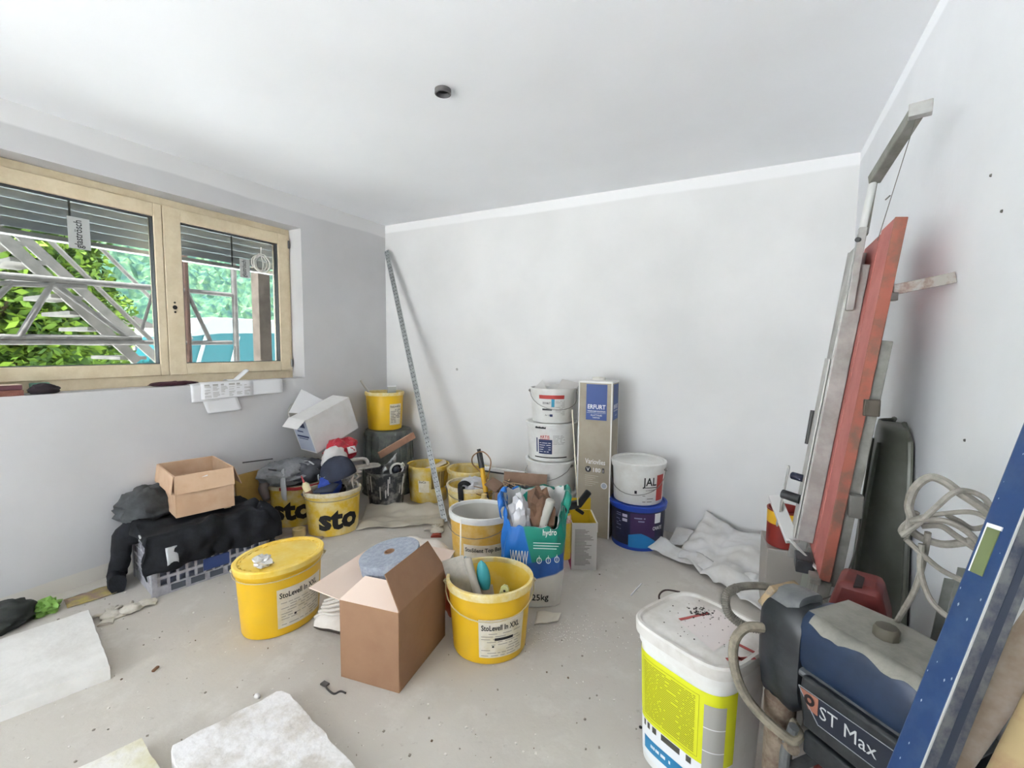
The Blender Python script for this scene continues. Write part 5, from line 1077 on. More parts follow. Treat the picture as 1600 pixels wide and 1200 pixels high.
# stand strut to the wall
a, b_ = Vector((X_at(1.49)+.03, 1.712, 1.485)), Vector((XR-.002, 1.70, 1.512)); MB().bar(a-HO, b_-HO, .03, .006, (0, 0, 1)).build('wall_strut', mat('rusty_flat_bar', '9a948e', .5, .4, dirt='6e4a40', amt=.32, dsc=26), hc, bevel=.001)
MB().bar(a-HO+Vector((-.01, .0, -.02)), a-HO+Vector((.012, .0, -.02)), .022, .03).build('strut_hinge', mat('dark_metal', '', .5), hc)
p = Vector((X_at(1.12)+.04, 1.70, 1.14)); MB().box(p-HO, (.04, .03, .05)).build('catch', mat('dark_catch', '4a4238', .6), hc, bevel=.003); p = Vector((X_at(.83)+.05, 1.69, .84)); MB().box(p-HO, (.035, .03, .07)).build('catch', mat('grey_catch', '5c5a55', .6), hc, bevel=.003)
# handle, foot rail and clamps near the bottom
MB().cyl(H(X_at(.74)-.06, 1.96, .76), H(X_at(.74)-.115, 1.99, .765), .017, 16).build('handle', BLACKP, hc); MB().cyl(H(X_at(.8)-.055, 2.0, .83), H(X_at(.8)-.09, 2.03, .83), .014, 16).build('knob', mat('navy_knob', '23263a', .5), hc); MB().bar(H(X_at(.7)-.12, 2.05, .62), H(X_at(.7)-.09, 2.05, .86), .035, .006, (0, 1, 0)).build('side_plate', ALU2, hc, bevel=.001)
MB().bar(H(X_at(.6)-.12, 2.1, .72), H(X_at(.6)-.06, 1.95, .60), .045, .02, (1, 0, 0)).build('foot_rail', mat('bright_aluminium', '', .35), hc, bevel=.002); MB().bar(H(X_at(.6)-.09, 2.0, .615), H(X_at(.6)+.0, 1.78, .585), .008, .008).build('foot_rod', mat('bright_aluminium', '', .35), hc); MB().box(H(X_at(.57)-.03, 1.84, .575), (.05, .09, .045)).build('clamp_block', BLACKP, hc, bevel=.004); MB().box(H(X_at(.58)-.01, 1.715, .58), (.03, .06, .02)).build('clamp_block', ALUD, hc, bevel=.003)
MB().tube([H(X_at(.9)+.055, 1.70, .82), H(X_at(.8)+.06, 1.69, .7), H(X_at(.6)+.05, 1.69, .57), H(X_at(.5)+.02, 1.70, .52)], .0022, 6, smooth=6).build('lead_wire', mat('dark_metal', '', .5), hc)
MB().cyl(pA-HO+Vector((-.008, -.012, -.02)), pA-HO+Vector((-.013, -.02, -.02)), .008, 12).build('bolt', BLACKP, hc)
MB().tube([H(X_at(1.05)-.062, 2.07, 1.08), H(X_at(1.0)-.068, 2.075, .95)], .008, 10).build('rail_grip', mat('dark_rod', '4b4a4a', .5), hc)

# ---- red and yellow paint can behind it
t = thing('paint_can', 'small red and yellow metal paint can behind the foam cutter', 'can', (.155, 2.56, .36)); MB().lathe([(.001, 0), (.075, 0), (.078, .004), (.078, .17), (.081, .172), (.081, .18), (.074, .18), (.074, .02), (.001, .02)], 32).build('can', mat('dark_red_tin', '7d241d', .4), t)
MB().lathe([(.0785, .11), (.079, .112), (.079, .17), (.0785, .172)], 32).build('yellow_band', mat('yellow_tin', 'd0a426', .4), t)
o = MB().bb(-.14, .14, -.12, .12, 0, .359).build('cardboard_block', mat('grey_carton', '9b9690', .85), bevel=.003); place(o, (.21, 2.60, 0), .1, 'closed grey carton standing under the small paint can', 'box')
# ---- upright olive plastic tub against the wall
OL = mat('olive_black_plastic', '70726a', .42, dirt='5f6157', amt=.5, dsc=5, spec=.5)
t = thing('wheelbarrow_tray', 'dark olive plastic trough standing upright against the right wall', 'trough', (.405, 2.08, 0))
def tray(u, v):
    # u across, v up; shell bulging into the room, narrow and round at the top
    z = v*1.06; w_ = .25*(1-.42*v**1.6)*(1 if v < .93 else math.sqrt(max(0, 1-((v-.93)/.07)**2))*.55+.45)
    s_ = 2*u-1; bul = (1-abs(s_)**2.6); x = .05-.12*bul*(1-.55*v)-.02*math.exp(-((s_+.25)/.12)**2)*(v < .92)*math.sin(PI*min(1, v*1.05))
    return Vector((x, s_*w_, z))
MB().grid(tray, 48, 40).build('shell', OL, t, solid=.006, smooth=50); MB().tube([tray(0, k/20) for k in range(21)], .009, 8).build('rim', OL, t); MB().tube([tray(1, k/20) for k in range(21)], .009, 8).build('rim', OL, t)
MB().tube([tray(.34, .25+k*.68/14)+Vector((-.006, 0, 0)) for k in range(15)], .006, 8).build('rib', OL, t); MB().tube([tray(.62, .15+k*.78/14)+Vector((-.006, 0, 0)) for k in range(15)], .006, 8).build('rib', OL, t)
# ---- red canister
RC = mat('dull_red_plastic', '702722', .55, dirt='561f1b', amt=.5, dsc=7)
t = thing('red_canister', 'dull red plastic canister with a dark handle opening', 'canister', (.285, 1.56, 0), math.radians(-14)); t.scale = (1, 1, 1.17)
mb = MB(); mb.rings([[Vector((x*k, y*k2, z)) for x, y in ((-.075, -.075), (.075, -.075), (.075, .075), (-.075, .075))] for z, k, k2 in ((0, 1, 1), (.40, 1, 1), (.50, .92, .95), (.575, .62, .82))], True, True, True); mb.build('body', RC, t, bevel=.014, smooth=40)
MB().prism([(-.05, 0), (.05, 0), (.038, .02), (-.038, .02)], (-.01, -.045, .578), (0, .9, 0), (.9, 0, 0), (0, 0, .004)).build('handle_opening', mat('dark_recess', '1c1110', .9), t); MB().box((-.06, -.02, .46), (.012, .07, .16), rotm('Y', .32)).build('dark_streak', mat('dark_recess', '1c1110', .9), t, bevel=.004)
# ---- drywall profiles leaning on the wall behind the cable
GP = mat('grey_profile', '8c8d88', .5, .3, dirt='74756f', amt=.5, dsc=9)
for k, (y, zt_, w_) in enumerate(((1.40, .80, .05), (1.32, .86, .04), (1.47, .74, .06))):
    o = MB().prism([(-w_/2, 0), (w_/2, 0), (w_/2, .025), (w_/2-.003, .025), (w_/2-.003, .003), (-w_/2+.003, .003), (-w_/2+.003, .025), (-w_/2, .025)], (0, 0, 0), (0, 1, 0), (-1, 0, 0), (.075, 0, zt_)).build('drywall_profile', GP, smooth=0)
    place(o, (.39, y, 0), 0, ['grey drywall channel behind the cable coil, middle of three', 'grey drywall channel behind the cable coil, nearest the blue level', 'wide grey drywall channel behind the cable coil, farthest from the camera'][k], 'profile', 'drywall channels on the right wall')

# ---- airless sprayer
BL = mat('sprayer_blue', '16263f', .4, dirt='1f2f4a', amt=.5, dsc=8); GR = mat('sprayer_grey', '55585a', .5, dirt='6f7070', amt=.4, dsc=9); BK = mat('sprayer_black', '1b1e22', .4, dirt='34373a', amt=.35, dsc=12); DUST = mat('grey_dust', '8d8a82', .95, dirt='7c7a73', amt=.5, dsc=14, bump=.2, bsc=80); PIPE = mat('corroded_metal', '6b584a', .7, .3, dirt='8c8070', amt=.5, dsc=24)
SP0 = Vector((.083, 1.355, .058)); sdir = math.atan2(-.24, .275)
sp = thing('paint_sprayer', 'dusty blue airless paint sprayer with hose, beside the white bucket', 'paint sprayer', tuple(SP0), sdir); sp.scale = (.95, .95, .95)
Lb = .40      # local x along the motor to the near right, local y away from the camera
# motor housing: lofted profile
def sect(x, w_, z0, z1, r=.04, n=20, yo=.06):
    out = []
    for j in range(n):
        a = 2*PI*j/n; c, s_ = math.cos(a), math.sin(a)
        out.append(Vector((x, yo+w_/2*math.copysign(abs(c)**.55, c), (z0+z1)/2+(z1-z0)/2*math.copysign(abs(s_)**.55, s_))))
    return out
MB().rings([sect(.06, .17, .49, .635), sect(.10, .19, .475, .65), sect(.30, .19, .475, .648), sect(.38, .17, .485, .635), sect(.40, .13, .5, .6)], True, True, True).build('motor_cover', BL, sp, smooth=45)
MB().rings([[Vector((x, .06+w_*.5*math.cos(a), zz+.012*math.sin(a*2)*0)) for a in [PI*k/10 for k in range(11)]] for x, w_, zz in ((.09, .15, .651), (.2, .17, .6535), (.3, .16, .652), (.37, .13, .64))], False).build('dust_layer', DUST, sp, fix=False)
# dust drape: thin shell on the upper cover
def dustf(u, v):
    x = .10+.275*u; a = math.radians(25+135*v); c, s_ = math.cos(a), math.sin(a); e = .55
    lo = .10*abs(nz((u*5, 0, 0), 1, 2))
    a2 = math.radians(22+lo*240+(135-lo*240)*v); c, s_ = math.cos(a2), math.sin(a2); w_ = .19-.02*max(0, (x-.3)/.1)
    return Vector((x, .06-(w_/2+.0015)*math.copysign(abs(c)**e, c), (.5625)+(.087+.0015)*math.copysign(abs(s_)**e, s_)))
MB().grid(dustf, 40, 20).build('dust_layer', DUST, sp, fix=False)
MB().rings([sect(.09, .20, .478, .505), sect(.405, .20, .478, .505)], True, True, True).build('trim_band', GR, sp, smooth=40)
# side panel with lettering (camera side, y = -)
ys = -.052
# raised side panel
PZ = Vector((0.032, 0, 0.055))
MB().prism([(.085, .315), (.40, .315), (.40, .445), (.075, .445), (.07, .40)], PZ+Vector((0, ys, 0)), (1, 0, 0), (0, 0, 1), (0, .2, 0)).build('drive_housing', BK, sp, bevel=.008, smooth=40)
MB().prism([(.072, .415), (.395, .425), (.395, .36), (.125, .352)], PZ+Vector((0, ys-.002, 0)), (1, 0, 0), (0, 0, 1), (0, .002, 0)).build('side_panel', mat('panel_navy', '161c2c', .35), sp, smooth=0)
for a, b_ in (((.072, .4165), (.395, .4265)), ((.125, .351), (.395, .359)), ((.072, .415), (.125, .352))): MB().bar(PZ+Vector((a[0], ys-.003, a[1])), PZ+Vector((b_[0], ys-.003, b_[1])), .002, .001, (0, 1, 0)).build('panel_line', mat('pale_line', '9a9ea4', .5), sp, smooth=0)
MB().prism([(.076, .413), (.123, .415), (.123, .372), (.1, .373)], PZ+Vector((0, ys-.003, 0)), (1, 0, 0), (0, 0, 1), (0, .001, 0)).build('logo_field', mat('copper_field', '8c5a48', .4), sp, smooth=0); MB().lathe([(.013, 0), (.013, .001), (.006, .001), (.006, 0)], 20, PZ+Vector((.102, ys-.004, .397)), rotm('X', PI/2)).build('logo_mark', mat('dark_recess', '', .9), sp)
flat_text('lettering', 'ST Max', .046, PZ+Vector((.127, ys-.0035, .372)), (1, 0, .025), (-.025, 0, 1), mat('silver_ink', 'b4b6b6', .5), sp, .0, .128)
MB().bar(PZ+Vector((.34, ys-.003, .393)), PZ+Vector((.36, ys-.003, .397)), .004, .001, (0, 0, 1)).build('tick', mat('silver_ink', '', .5), sp)
# gear case and pump at the far left end
MB().rings([sect(-.045, .10, .40, .63, n=20, yo=.03), sect(-.02, .14, .35, .642, yo=.03), sect(.06, .15, .345, .645, yo=.03), sect(.085, .13, .37, .632, yo=.03)], True, True, True).build('gear_case', BK, sp, smooth=50)
MB().rings([sect(-.03, .105, .55, .658, yo=.035), sect(.035, .115, .56, .663, yo=.035), sect(.06, .09, .6, .665, yo=.035)], True, True, True).build('gear_cap', GR, sp, smooth=50); MB().box((-.032, .03, .625), (.02, .1, .075), rotm('Y', .5)).build('chipped_edge', mat('chipped_paint', '9b8464', .8, dirt='6c6a64', amt=.4, dsc=30), sp, bevel=.004)
MB().lathe([(.034, .30), (.04, .31), (.04, .36), (.03, .37)], 20, (.015, .0, 0)).build('pump_collar', PIPE, sp); MB().lathe([(.001, .06), (.036, .06), (.036, .3), (.03, .305), (.001, .305)], 20, (.015, .0, 0)).build('pump_tube', PIPE, sp); MB().cyl((.015, 0, .24), (.09, -.04, .28), .016, 12).build('outlet', PIPE, sp)
MB().lathe([(.026, 0), (.026, .02), (.022, .026), (.001, .026)], 10, (.23, .05, .652)).build('filler_knob', mat('olive_knob', '4c473b', .6), sp)
for y in (-.03, .16): MB().tube([(.36, y, .33), (.37, y, .2), (.42, y, -.045), (.1, y, -.045), (.06, y, .2), (.08, y, .33)], .013, 10, smooth=5).build('leg_frame', GR, sp)
MB().bar((.07, -.03, .2), (.07, .16, .2), .02, .02).build('cross_bar', GR, sp); MB().box((.22, .06, .3), (.25, .15, .06)).build('base_plate', BK, sp, bevel=.006)
# hoses
HOSE = mat('grey_hose', '77736a', .6, dirt='5e5a52', amt=.5, dsc=40); HOSE2 = mat('dusty_hose', '8a8272', .7, dirt='6b6457', amt=.5, dsc=30)
def spl(P): return [to_local(sp, p) for p in P]
P = [fy(1192, 968, 1.36), fy(1160, 962, 1.35), fy(1134, 940, 1.35), fy(1132, 912, 1.37), fy(1150, 900, 1.40), fy(1190, 898, 1.45), fy(1240, 907, 1.5), fy(1290, 928, 1.5), fy(1332, 958, 1.45), fy(1345, 985, 1.36)]
h1 = MB().tube(spl(P), .0115, 10, smooth=8).build('hose', HOSE, sp)
Cc = catmull(spl(P[:5]), 9); m_ = MB()
for k in range(2, len(Cc)-1): m_.lathe([(.0118, -.001), (.0135, 0), (.0118, .001)], 10, Cc[k], (Cc[k+1]-Cc[k-1]).to_track_quat('Z', 'Y').to_matrix())
m_.build('spiral_guard', HOSE, h1)
P = [fy(1192, 965, 1.34), fy(1165, 965, 1.32), fy(1146, 985, 1.31), fy(1143, 1020, 1.30), fy(1155, 1062, 1.29), fy(1180, 1100, 1.28), fy(1215, 1133, 1.27), fy(1240, 1150, 1.27), fy(1252, 1140, 1.29), fy(1240, 1118, 1.32)]
MB().tube(spl(P), lambda t: .013 if t < .9 else .011, 10, smooth=8).build('hose', HOSE2, sp)

# ---- white and lime bucket, front right
gb = thing('filler_bucket', 'large white rounded square bucket with lime label, front right', 'bucket', (-.112, 1.472, 0), math.radians(-27)); 
gh = .455; sf = Oval(.155, .146, gh, .90, 4.2); sf2 = Oval(.163, .154, gh, 1., 4.2)
MB().rings([sf.ring(z, o_, 72) for z, o_ in ((0, -.01), (.006, -.001), (.02, 0), (.15, 0), (gh-.06, 0), (gh-.06, .006), (gh-.02, .007))], True, True, True).build('body', WHITE_P, gb, smooth=35)
MB().rings([sf2.ring(z, o_, 72) for z, o_ in ((gh-.03, .0), (gh-.03, .006), (gh+.002, .008), (gh+.008, .004), (gh+.008, -.006), (gh+.002, -.012), (gh+.002, -.02), (gh+.006, -.026), (gh+.006, -.06))], True, False, True).build('lid', mat('dusty_white_lid', 'd6d3ce', .5, dirt='c2bdb5', amt=.4, dsc=9), gb, smooth=35)
LIME = mat('lime_print', 'cfd21c', .5)
thn = math.radians(-90); thw = math.radians(180)
def gpatch(a0, a1, z0, z1, off, m, name='label'):
    A = [a0+(a1-a0)*i/24 for i in range(25)]
    return MB().rings([[sf.pt(a, z, off) for a in A] for z in (z0, z1)], False).build(name, m, gb, smooth=40)
# local axes: the two sides seen are -x and -y; lime wraps both, grey blank panel on the second
gpatch(math.radians(200), math.radians(350), .15, .37, .0012, LIME); gpatch(math.radians(200), math.radians(350), .03, .15, .0011, mat('label_white', 'e2e4e6', .5)); 
gpatch(math.radians(294), math.radians(332), .05, .335, .0016, mat('grey_panel_print', 'a5a39c', .6), 'grey_panel')
for k in range(3): gpatch(math.radians(294), math.radians(332), .125+.07*k, .1275+.07*k, .002, PAPERW, 'panel_line')
def on_side(x0, x1): pass
def gsurf_text(rows, a0, a1, z0, z1, m, name, seed, hgt=.4):
    rnd = random.Random(seed); mb = MB(); st = (z1-z0)/rows
    for r in range(rows):
        a = a0; z = z0+st*(r+.3)
        while a < a1-.02:
            w_ = min(rnd.uniform(.04, .2), a1-a); A = [a+w_*i/4 for i in range(5)]
            q = MB().rings([[sf.pt(t, zz, .0018) for t in A] for zz in (z, z+st*hgt)], False); mb.add(q.v, q.f); a += w_+rnd.uniform(.006, .02)
    return mb.build(name, m, gb, smooth=0, fix=False)
gsurf_text(30, math.radians(241), math.radians(283), .17, .345, mat('olive_print', '8f9216', .6), 'print', 4, .5)
for (a0, a1, z0, z1) in ((237, 287, .163, .1645), (237, 287, .352, .3535)): gpatch(math.radians(a0), math.radians(a1), z0, z1, .0018, mat('olive_print', '', .6), 'frame_line')
for a in (237, 287): gpatch(math.radians(a), math.radians(a+.5), .163, .3535, .0018, mat('olive_print', '', .6), 'frame_line')
for k in range(5): gpatch(math.radians(240+9*k), math.radians(245+9*k), .128, .148, .0018, mat('dark_symbol', '4c4c44', .6), 'symbol')
gpatch(math.radians(241), math.radians(290), .055, .098, .0018, mat('cyan_blue_print', '2478a4', .5), 'blue_band'); 
gsurf_text(1, math.radians(255), math.radians(280), .065, .09, PAPERW, 'print', 9, .4); gsurf_text(12, math.radians(218), math.radians(224), .15, .22, INK, 'barcode', 6, .5); gpatch(math.radians(205), math.radians(228), .14, .17, .0015, mat('label_white', '', .5))
# lid clutter: red tape crosses, dirt
RT = mat('red_tape', '9c3a34', .5); zl = gh+.0075
for k, (a, b_) in enumerate([((1062, 968), (1108, 958)), ((1140, 1000), (1184, 1022)), ((1135, 1030), (1180, 1028)), ((1148, 1024), (1164, 1034))]):
    A, B = to_local(gb, fz(*a, zl)), to_local(gb, fz(*b_, zl)); MB().bar(A, B, .011, .0008, (1, 0, 0)).build('red_tape', RT, gb, smooth=0)
rnd = random.Random(31)
A = to_local(gb, fz(1098, 958, zl)); m_ = MB()
for k in range(60):
    p = A+Vector((rnd.gauss(0, .018), rnd.gauss(0, .02), .0004)); r = rnd.uniform(.001, .004); m_.box(p, (r*2, r*1.6, .001), rotm('Z', rnd.uniform(0, 3)))
for k in range(40):
    p = Vector((rnd.uniform(-.12, .12), rnd.uniform(-.12, .12), zl+.0002)); r = rnd.uniform(.0008, .0022); m_.box(p, (r*2, r*1.6, .001), rotm('Z', rnd.uniform(0, 3)))
m_.build('dirt_specks', mat('dark_specks', '3c3430', .9), gb, smooth=0)['kind'] = 'stuff'
P_ = [to_local(gb, fz(x, y, zl+.0003)) for x, y in ((1062, 972), (1120, 952), (1165, 985), (1115, 1018))]; MB().add([p for p in P_], [(0, 1, 2, 3)]).build('paper_patch', mat('pale_patch', 'd8cfcc', .7), gb, smooth=0, fix=False)
MB().tube([to_local(gb, p) for p in (fz(1032, 942, .44), fz(1030, 930, .465), fz(1040, 922, .475), fz(1062, 925, .462))], .003, 6, smooth=6).build('handle', mat('brown_black_wire', '33221e', .6), gb)

# ---- blue spirit level close to the camera, with cable coil
t = thing('blue_level', 'long blue box level leaning on the right wall, closest to the camera', 'level', (.0, .70, 0)); LO = Vector((.0, .70, 0))
BLU = mat('level_blue', '1f3a66', .4, .1, dirt='31496e', amt=.35, dsc=16); LGR = mat('level_dirty_edge', '6f7072', .6, .2, dirt='3b4152', amt=.45, dsc=22); 
a = fy(1438, 1200, .88); b_ = fx(1600, 795, .365)
dl = (b_-a).normalized(); foot = a-dl*(a.z/dl.z); head = a+dl*((XR-.062-a.x)/dl.x)
t.location = foot
toc = (Vector((0, 0, CAM_H))-(a+b_)/2).normalized(); toc = (toc-dl*toc.dot(dl)).normalized()
lft = -RGT; lft = (lft-dl*lft.dot(dl)-toc*lft.dot(toc)).normalized()
e1 = (lft*.72-toc*.69).normalized(); e2_ = (-lft*.69-toc*.72).normalized()      # two faces seen: blue to the left, grey to the right
Lh = (head-foot)
def lbox(name, o1, o2, w1, w2, m, s0=0., s1=1., bev=.003):
    vs = [P+e1*(o1+q1*w1)+e2_*(o2+q2*w2) for P in (Lh*s0, Lh*s1) for q1, q2 in ((0, 0), (1, 0), (1, 1), (0, 1))]
    return MB().add(vs, [(0, 1, 2, 3), (7, 6, 5, 4)]+[(i, 4+i, 4+(i+1) % 4, (i+1) % 4) for i in range(4)]).build(name, m, t, bevel=bev, smooth=0)
lbox('blue_body', 0, .001, .05, .046, BLU)
lbox('grey_edge', .001, .0, .056, .0, LGR) if False else lbox('grey_edge', -.002, .003, .003, .043, LGR, bev=.001)
lbox('white_line', -.0025, -.0005, .0025, .002, mat('scuffed_line', 'b4b4b2', .6), bev=0); lbox('groove', -.0028, .02, .001, .012, mat('groove_dark', '2a3244', .6), bev=0)
SL1 = (fx(1565, 830, (a+(b_-a)*.8).x).z)/head.z; SL0 = (fx(1540, 905, (a+(b_-a)*.65).x).z)/head.z
lbox('hand_slot', .02, -.0005, .02, .003, mat('slot_lime', '66704a', .6), SL0, SL1, 0); lbox('slot_edge', .018, -.001, .024, .003, PAPERW, SL1-.002, SL1+.003, 0); lbox('slot_edge', .04, -.001, .002, .003, PAPERW, SL0, SL1, 0)
rnd = random.Random(17); m_ = MB()
for k in range(22):
    s_ = rnd.uniform(.45, 1.); o1 = rnd.uniform(.004, .046); r_ = rnd.uniform(.0005, .0016)
    c_ = Lh*s_+e1*o1+e2_*.0004; m_.add([c_+dl*r_*2, c_+e1*r_, c_-dl*r_*2.5, c_-e1*r_], [(0, 1, 2, 3)])
m_.build('paint_splashes', mat('pale_splash', 'a8b0ba', .7), t, smooth=0, fix=False)['kind'] = 'stuff'
# cable coil hanging at the level
CB = mat('grey_cable', '8a857d', .65, dirt='716c65', amt=.4, dsc=40)
t = thing('cable_coil', 'coil of grey cable hanging beside the blue level', 'cable', (.40, 1.22, .80)); CO = Vector((.40, 1.22, .80))
def cp(pts, Y): return [fy(x, y, Y+dy)-CO for (x, y, dy) in pts]
for pts, r in [([(1412, 838, 0), (1424, 812, .01), (1420, 790, .02), (1430, 762, .02), (1452, 746, .02), (1475, 752, .01), (1500, 770, 0), (1530, 790, 0), (1546, 805, 0)], .0085),
               ([(1408, 837, -.01), (1430, 822, -.01), (1460, 795, -.01), (1490, 770, -.01), (1515, 768, 0), (1540, 780, .0), (1548, 800, .01)], .0055),
               ([(1425, 812, 0), (1450, 806, 0), (1480, 802, 0), (1515, 800, 0), (1540, 808, 0), (1545, 820, 0), (1520, 826, .01), (1500, 815, .01), (1480, 805, .0)], .005),
               ([(1420, 815, -.01), (1445, 812, -.01), (1480, 815, -.01), (1510, 830, -.01), (1530, 850, -.01)], .006),
               ([(1440, 822, .02), (1470, 822, .02), (1495, 838, .02), (1525, 858, .02)], .006),
               ([(1412, 838, -.01), (1408, 828, 0), (1420, 815, .01), (1434, 812, .0)], .0055),
               ([(1415, 842, 0), (1440, 865, 0), (1470, 890, 0), (1505, 908, -.01)], .0055),
               ([(1450, 832, .02), (1444, 870, .03), (1430, 920, .03), (1408, 960, .1), (1390, 990, .2)], .006),
               ([(1440, 850, .0), (1438, 890, .0), (1450, 930, .0), (1470, 955, -.01), (1500, 975, -.02)], .0055),
               ([(1430, 800, .02), (1425, 830, .03), (1470, 850, .03), (1520, 845, .02)], .008)]:
    MB().tube(cp(pts, 1.2), r, 8, smooth=7).build('strand', CB, t)
# ---- wooden poles at the right edge
def pole(label, p0, p1, r, m):
    a_, b2 = Vector(p0), Vector(p1); d_ = (b2-a_).normalized(); ft = a_-d_*(a_.z/d_.z); hd = a_+d_*((XR-r-.004-a_.x)/d_.x)
    o = MB().cyl((0, 0, 0), hd-ft, r, 24).build('wooden_pole', m, bevel=.003); return place(o, ft, 0, label, 'pole', 'wooden poles at the right edge')
pole('thick dusty brown pole leaning right behind the blue level', fy(1500, 1165, 1.0), fx(1600, 1020, .41), .026, mat('dusty_pole', '8f7d6c', .8, dirt='a3968a', amt=.45, dsc=14, bump=.1, bsc=50))
pole('pale yellowish pole at the bottom right edge of the picture', fy(1592, 1195, .86), fx(1635, 1105, .39), .024, mat('yellowish_pole', 'a18c66', .8, dirt='8e6f55', amt=.35, dsc=16))
o = MB().bb(-.07, .07, -.08, .08, 0, .46).build('tool_case', mat('black_case', '1f2022', .6), bevel=.012); place(o, (.385, .80, 0), 0, 'black tool case standing on the floor behind the poles', 'case')
# crumpled white sheeting along the back wall
SH = mat('white_film', 'd4d3d2', .45, dirt='c6c3be', amt=.4, dsc=5, spec=.4)
def sheetfn(P00, P10, P11, P01, hmax, seed, curl=0.):
    P = [Vector(p) for p in (P00, P10, P11, P01)]
    def fn(u, v):
        q = P[0].lerp(P[1], u).lerp(P[3].lerp(P[2], u), v); s_ = Vector((q.x, q.y, 0))
        q.z += .008+hmax*(abs(nz(s_, 4.5, seed))+.35*abs(nz(s_, 11, seed+1)))+.04*curl*(1-v)**6
        return q
    return fn
def film(label, quad, hm, seed, X=30, Y=24):
    c = Vector(quad[0]); f = sheetfn(*[Vector(q)-Vector((c.x, c.y, 0)) for q in quad], hm, seed)
    o = MB().grid(f, X, Y).build('plastic_film', SH, smooth=50, solid=.003); return place(o, (c.x, c.y, 0), 0, label, 'plastic film', 'white film at the back wall')
film('big sheet of crumpled white film on the floor by the back wall', [(-.40, 2.92, 0), (.09, 2.50, 0), (.24, 3.2, .06), (-.26, 3.33, .14)], .09, 5, 40, 30)
film('narrow rolled strip of white film in front of the blue bucket', [(-.57, 2.955, 0), (.02, 2.70, 0), (.06, 2.79, .03), (-.52, 3.06, .045)], .05, 8, 40, 10)
film('torn piece of white film between the blue bucket and the big sheet', [(-.47, 3.08, .01), (-.2, 3.02, .04), (-.17, 3.2, .07), (-.44, 3.26, .05)], .06, 11, 24, 14)
# ================================================================== ON THE FLOOR, FRONT LEFT
EPS = mat('white_gypsum', 'dcdad6', .9, dirt='d0cdc8', amt=.4, dsc=7, bump=.12, bsc=60); EPSR = mat('rough_plaster', 'e2e0df', .9, dirt='c4beb6', amt=.42, dsc=12, bump=.6, bsc=22)
def slab_px(name, label, pts, h, m, rough=0., seed=1, extra=None):
    """plaster slab from floor corner pixels of its top outline at height h"""
    P = [fz(x, y, h) for x, y in pts]; c = sum(P, Vector())/len(P); c.z = 0
    Q = []
    n = len(P)
    for i in range(n):
        a, b = P[i]-c, P[(i+1) % n]-c; k = max(2, int((b-a).length/.025))
        for j in range(k): 
            q = a.lerp(b, j/k); q += Vector((q.x, q.y, 0)).normalized()*rough*nz(q, 18, seed); Q.append(q)
    m_n = len(Q); ctr = Vector((0, 0, h))
    rings = [[Vector((q.x, q.y, 0)) for q in Q], [Vector((q.x, q.y, h-.004)) for q in Q]]
    for s_ in (.99, .85, .65, .4, .15):
        rings.append([Vector((q.x*s_, q.y*s_, h+rough*.35*nz((q.x*s_, q.y*s_, 0), 14, seed))) for q in Q])
    o = MB().rings(rings, True, True, True).build(name, m, smooth=40); return place(o, c, 0, label, 'slab', 'white slabs on the floor')
slab_px('plaster_slab', 'smooth white slab on the floor at the left edge of the picture', [(172, 1040), (166, 1022), (139, 952), (-60, 1018), (-250, 1120), (-80, 1135)], .055, EPS, .004, 3)
slab_px('plaster_slab', 'small rough white slab with a yellow stain at the bottom edge', [(222, 1152), (258, 1215), (210, 1300), (60, 1260), (110, 1205)], .05, mat('stained_plaster', 'dcd9d2', .9, dirt='c9c29c', amt=.45, dsc=6, bump=.5, bsc=24), .006, 5)
slab_px('plaster_slab', 'large rough white slab at the bottom middle of the picture', [(440, 1080), (432, 1081), (268, 1164), (266, 1180), (330, 1290), (520, 1330), (585, 1230), (520, 1160), (454, 1084)], .05, EPSR, .01, 7)
glove('pale work glove lying on the floor by the crate', (fz(205, 955).x, fz(205, 955).y, 0), 1.5, GL, .9, GL, 5)
glove('crumpled pale glove next to the smooth white slab', (fz(172, 965).x, fz(172, 965).y, 0), 2.6, GL, .8, GL, 9)
p = fz(30, 978); o = blob('dark_bag', (0, 0, .05), (.09, .12, .06), mat('dark_green_black', '2a2d2c', .8, dirt='3a3d38', amt=.4), None, .25, 6, 15, 30, flat=-.05); place(o, (p.x-.04, p.y-.06, 0), .2, 'dark crumpled bag on the floor behind the smooth slab', 'bag')
p = fz(72, 958); o = crumple('green_bag', (0, 0, .028), (.05, .05, .035), mat('lime_green_plastic', '6f9a40', .45), None, .5, 17, flat=-.026); place(o, (p.x, p.y, 0), .2, 'bright green plastic wrapper beside the dark bag', 'wrapper')
p = fz(142, 933); o = MB().grid(lambda u, v: Vector(((u-.5)*.12, (v-.5)*.19, .004+.012*abs(nz((u*3, v*3, 0), 1, 3)))), 10, 12).build('printed_wrapper', mat('brown_yellow_wrapper', '8a7466', .7, dirt='a79a4c', amt=.4, dsc=14), solid=.002); place(o, (p.x, p.y, 0), -.2, 'flat brown and yellow wrapper on the floor near the wall', 'wrapper')
p = fz(856, 967); o = MB().grid(lambda u, v: Vector(((u-.5)*.12+.03*(v-.5), (v-.5)*.10*(1-.3*u), .004+.014*abs(nz((u*2, v*2, 0), 1, 5)))), 10, 10).build('paper_scrap', mat('cream_paper', 'cfc8ba', .85), solid=.002); place(o, (p.x, p.y, 0), .6, 'torn cream paper scrap in front of the opened sack', 'paper')
p = fz(243, 1047); o = MB().box((0, 0, .005), (.012, .03, .009)).build('wood_chip', mat('brown_chip', '6e4c34', .8), bevel=.003); place(o, (p.x, p.y, 0), .5, 'small brown wood chip on the open floor', 'chip')
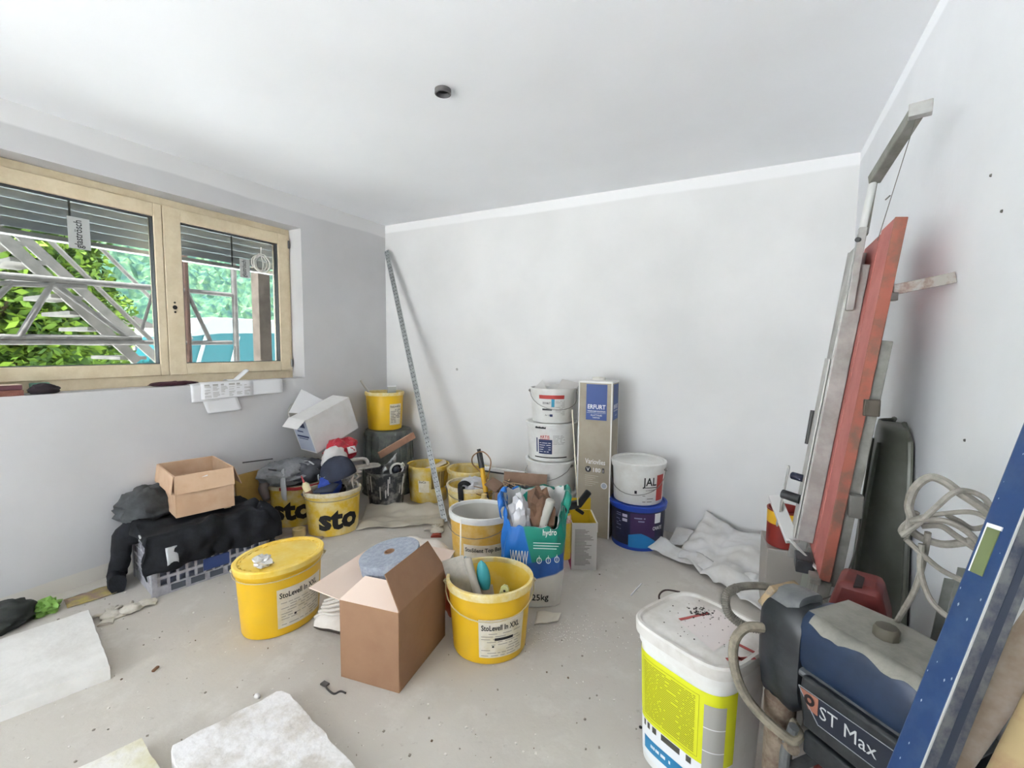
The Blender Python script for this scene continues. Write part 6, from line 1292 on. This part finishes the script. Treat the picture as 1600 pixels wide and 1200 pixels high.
m_ = [fz(x, y, .004) for x, y in ((507, 1070), (513, 1078), (522, 1084), (532, 1080), (540, 1083))]; o = MB().tube([q-m_[0] for q in m_], .0035, 6, smooth=5).add(MB().box((0, .002, .002), (.03, .02, .006)).v, MB().box((0, 0, 0), (.03, .02, .006)).f).build('wire_scrap', mat('dark_scrap', '4a4644', .8)); place(o, m_[0], 0, 'short dark bent wire scrap left of the brown box', 'scrap')
a, b = fz(986, 930, .004), fz(1002, 912, .004); o = MB().bar((0, 0, 0), b-a, .006, .004).build('white_strip', PAPERW); place(o, a, 0, 'thin white plastic strip on the floor below the blue bucket', 'strip')
p = fz(402, 1090); o = blob('plaster_crumb', (0, 0, .006), (.012, .009, .007), EPSR, None, .3, 5, 3, 12); place(o, (p.x, p.y, 0), 0, 'loose white plaster crumb beside the large rough slab', 'crumb')
p = fz(1030, 985); o = blob('dark_pebble', (0, 0, .004), (.006, .005, .004), INK, None, .2, 4, 3, 10); q = fz(1001, 1138); place(o, (q.x, q.y, 0), 0, 'tiny dark pebble on the floor left of the lime bucket', 'pebble')
# scattered plaster dust and crumbs
rnd = random.Random(77); m_ = MB(); CR = [mat('crumb_white', 'd8d4cc', .9), mat('crumb_grey', '8e867c', .9), mat('crumb_brown', '6a5848', .9)]
for k in range(300):
    px, py = rnd.uniform(0, 1000), rnd.uniform(880, 1195); q = fz(px, py); r = rnd.uniform(.001, .0035)
    if q.x < -3.1: continue
    m_.box((q.x, q.y, r*.5), (r*2, r*rnd.uniform(1, 2.6), r), rotm('Z', rnd.uniform(0, 3)), rnd.choice((0, 0, 0, 0, 0, 1, 1, 1, 2)))
for k in range(260):
    q = fz(rnd.gauss(880, 45), rnd.gauss(990, 14)); r = rnd.uniform(.0008, .0028); m_.box((q.x, q.y, r*.5), (r*2, r*rnd.uniform(1, 2.6), r), rotm('Z', rnd.uniform(0, 3)), 0)
o = m_.build('floor_crumbs', CR, smooth=0); tag(o, 'scattered white and brown plaster crumbs on the floor', 'crumbs', kind='stuff')
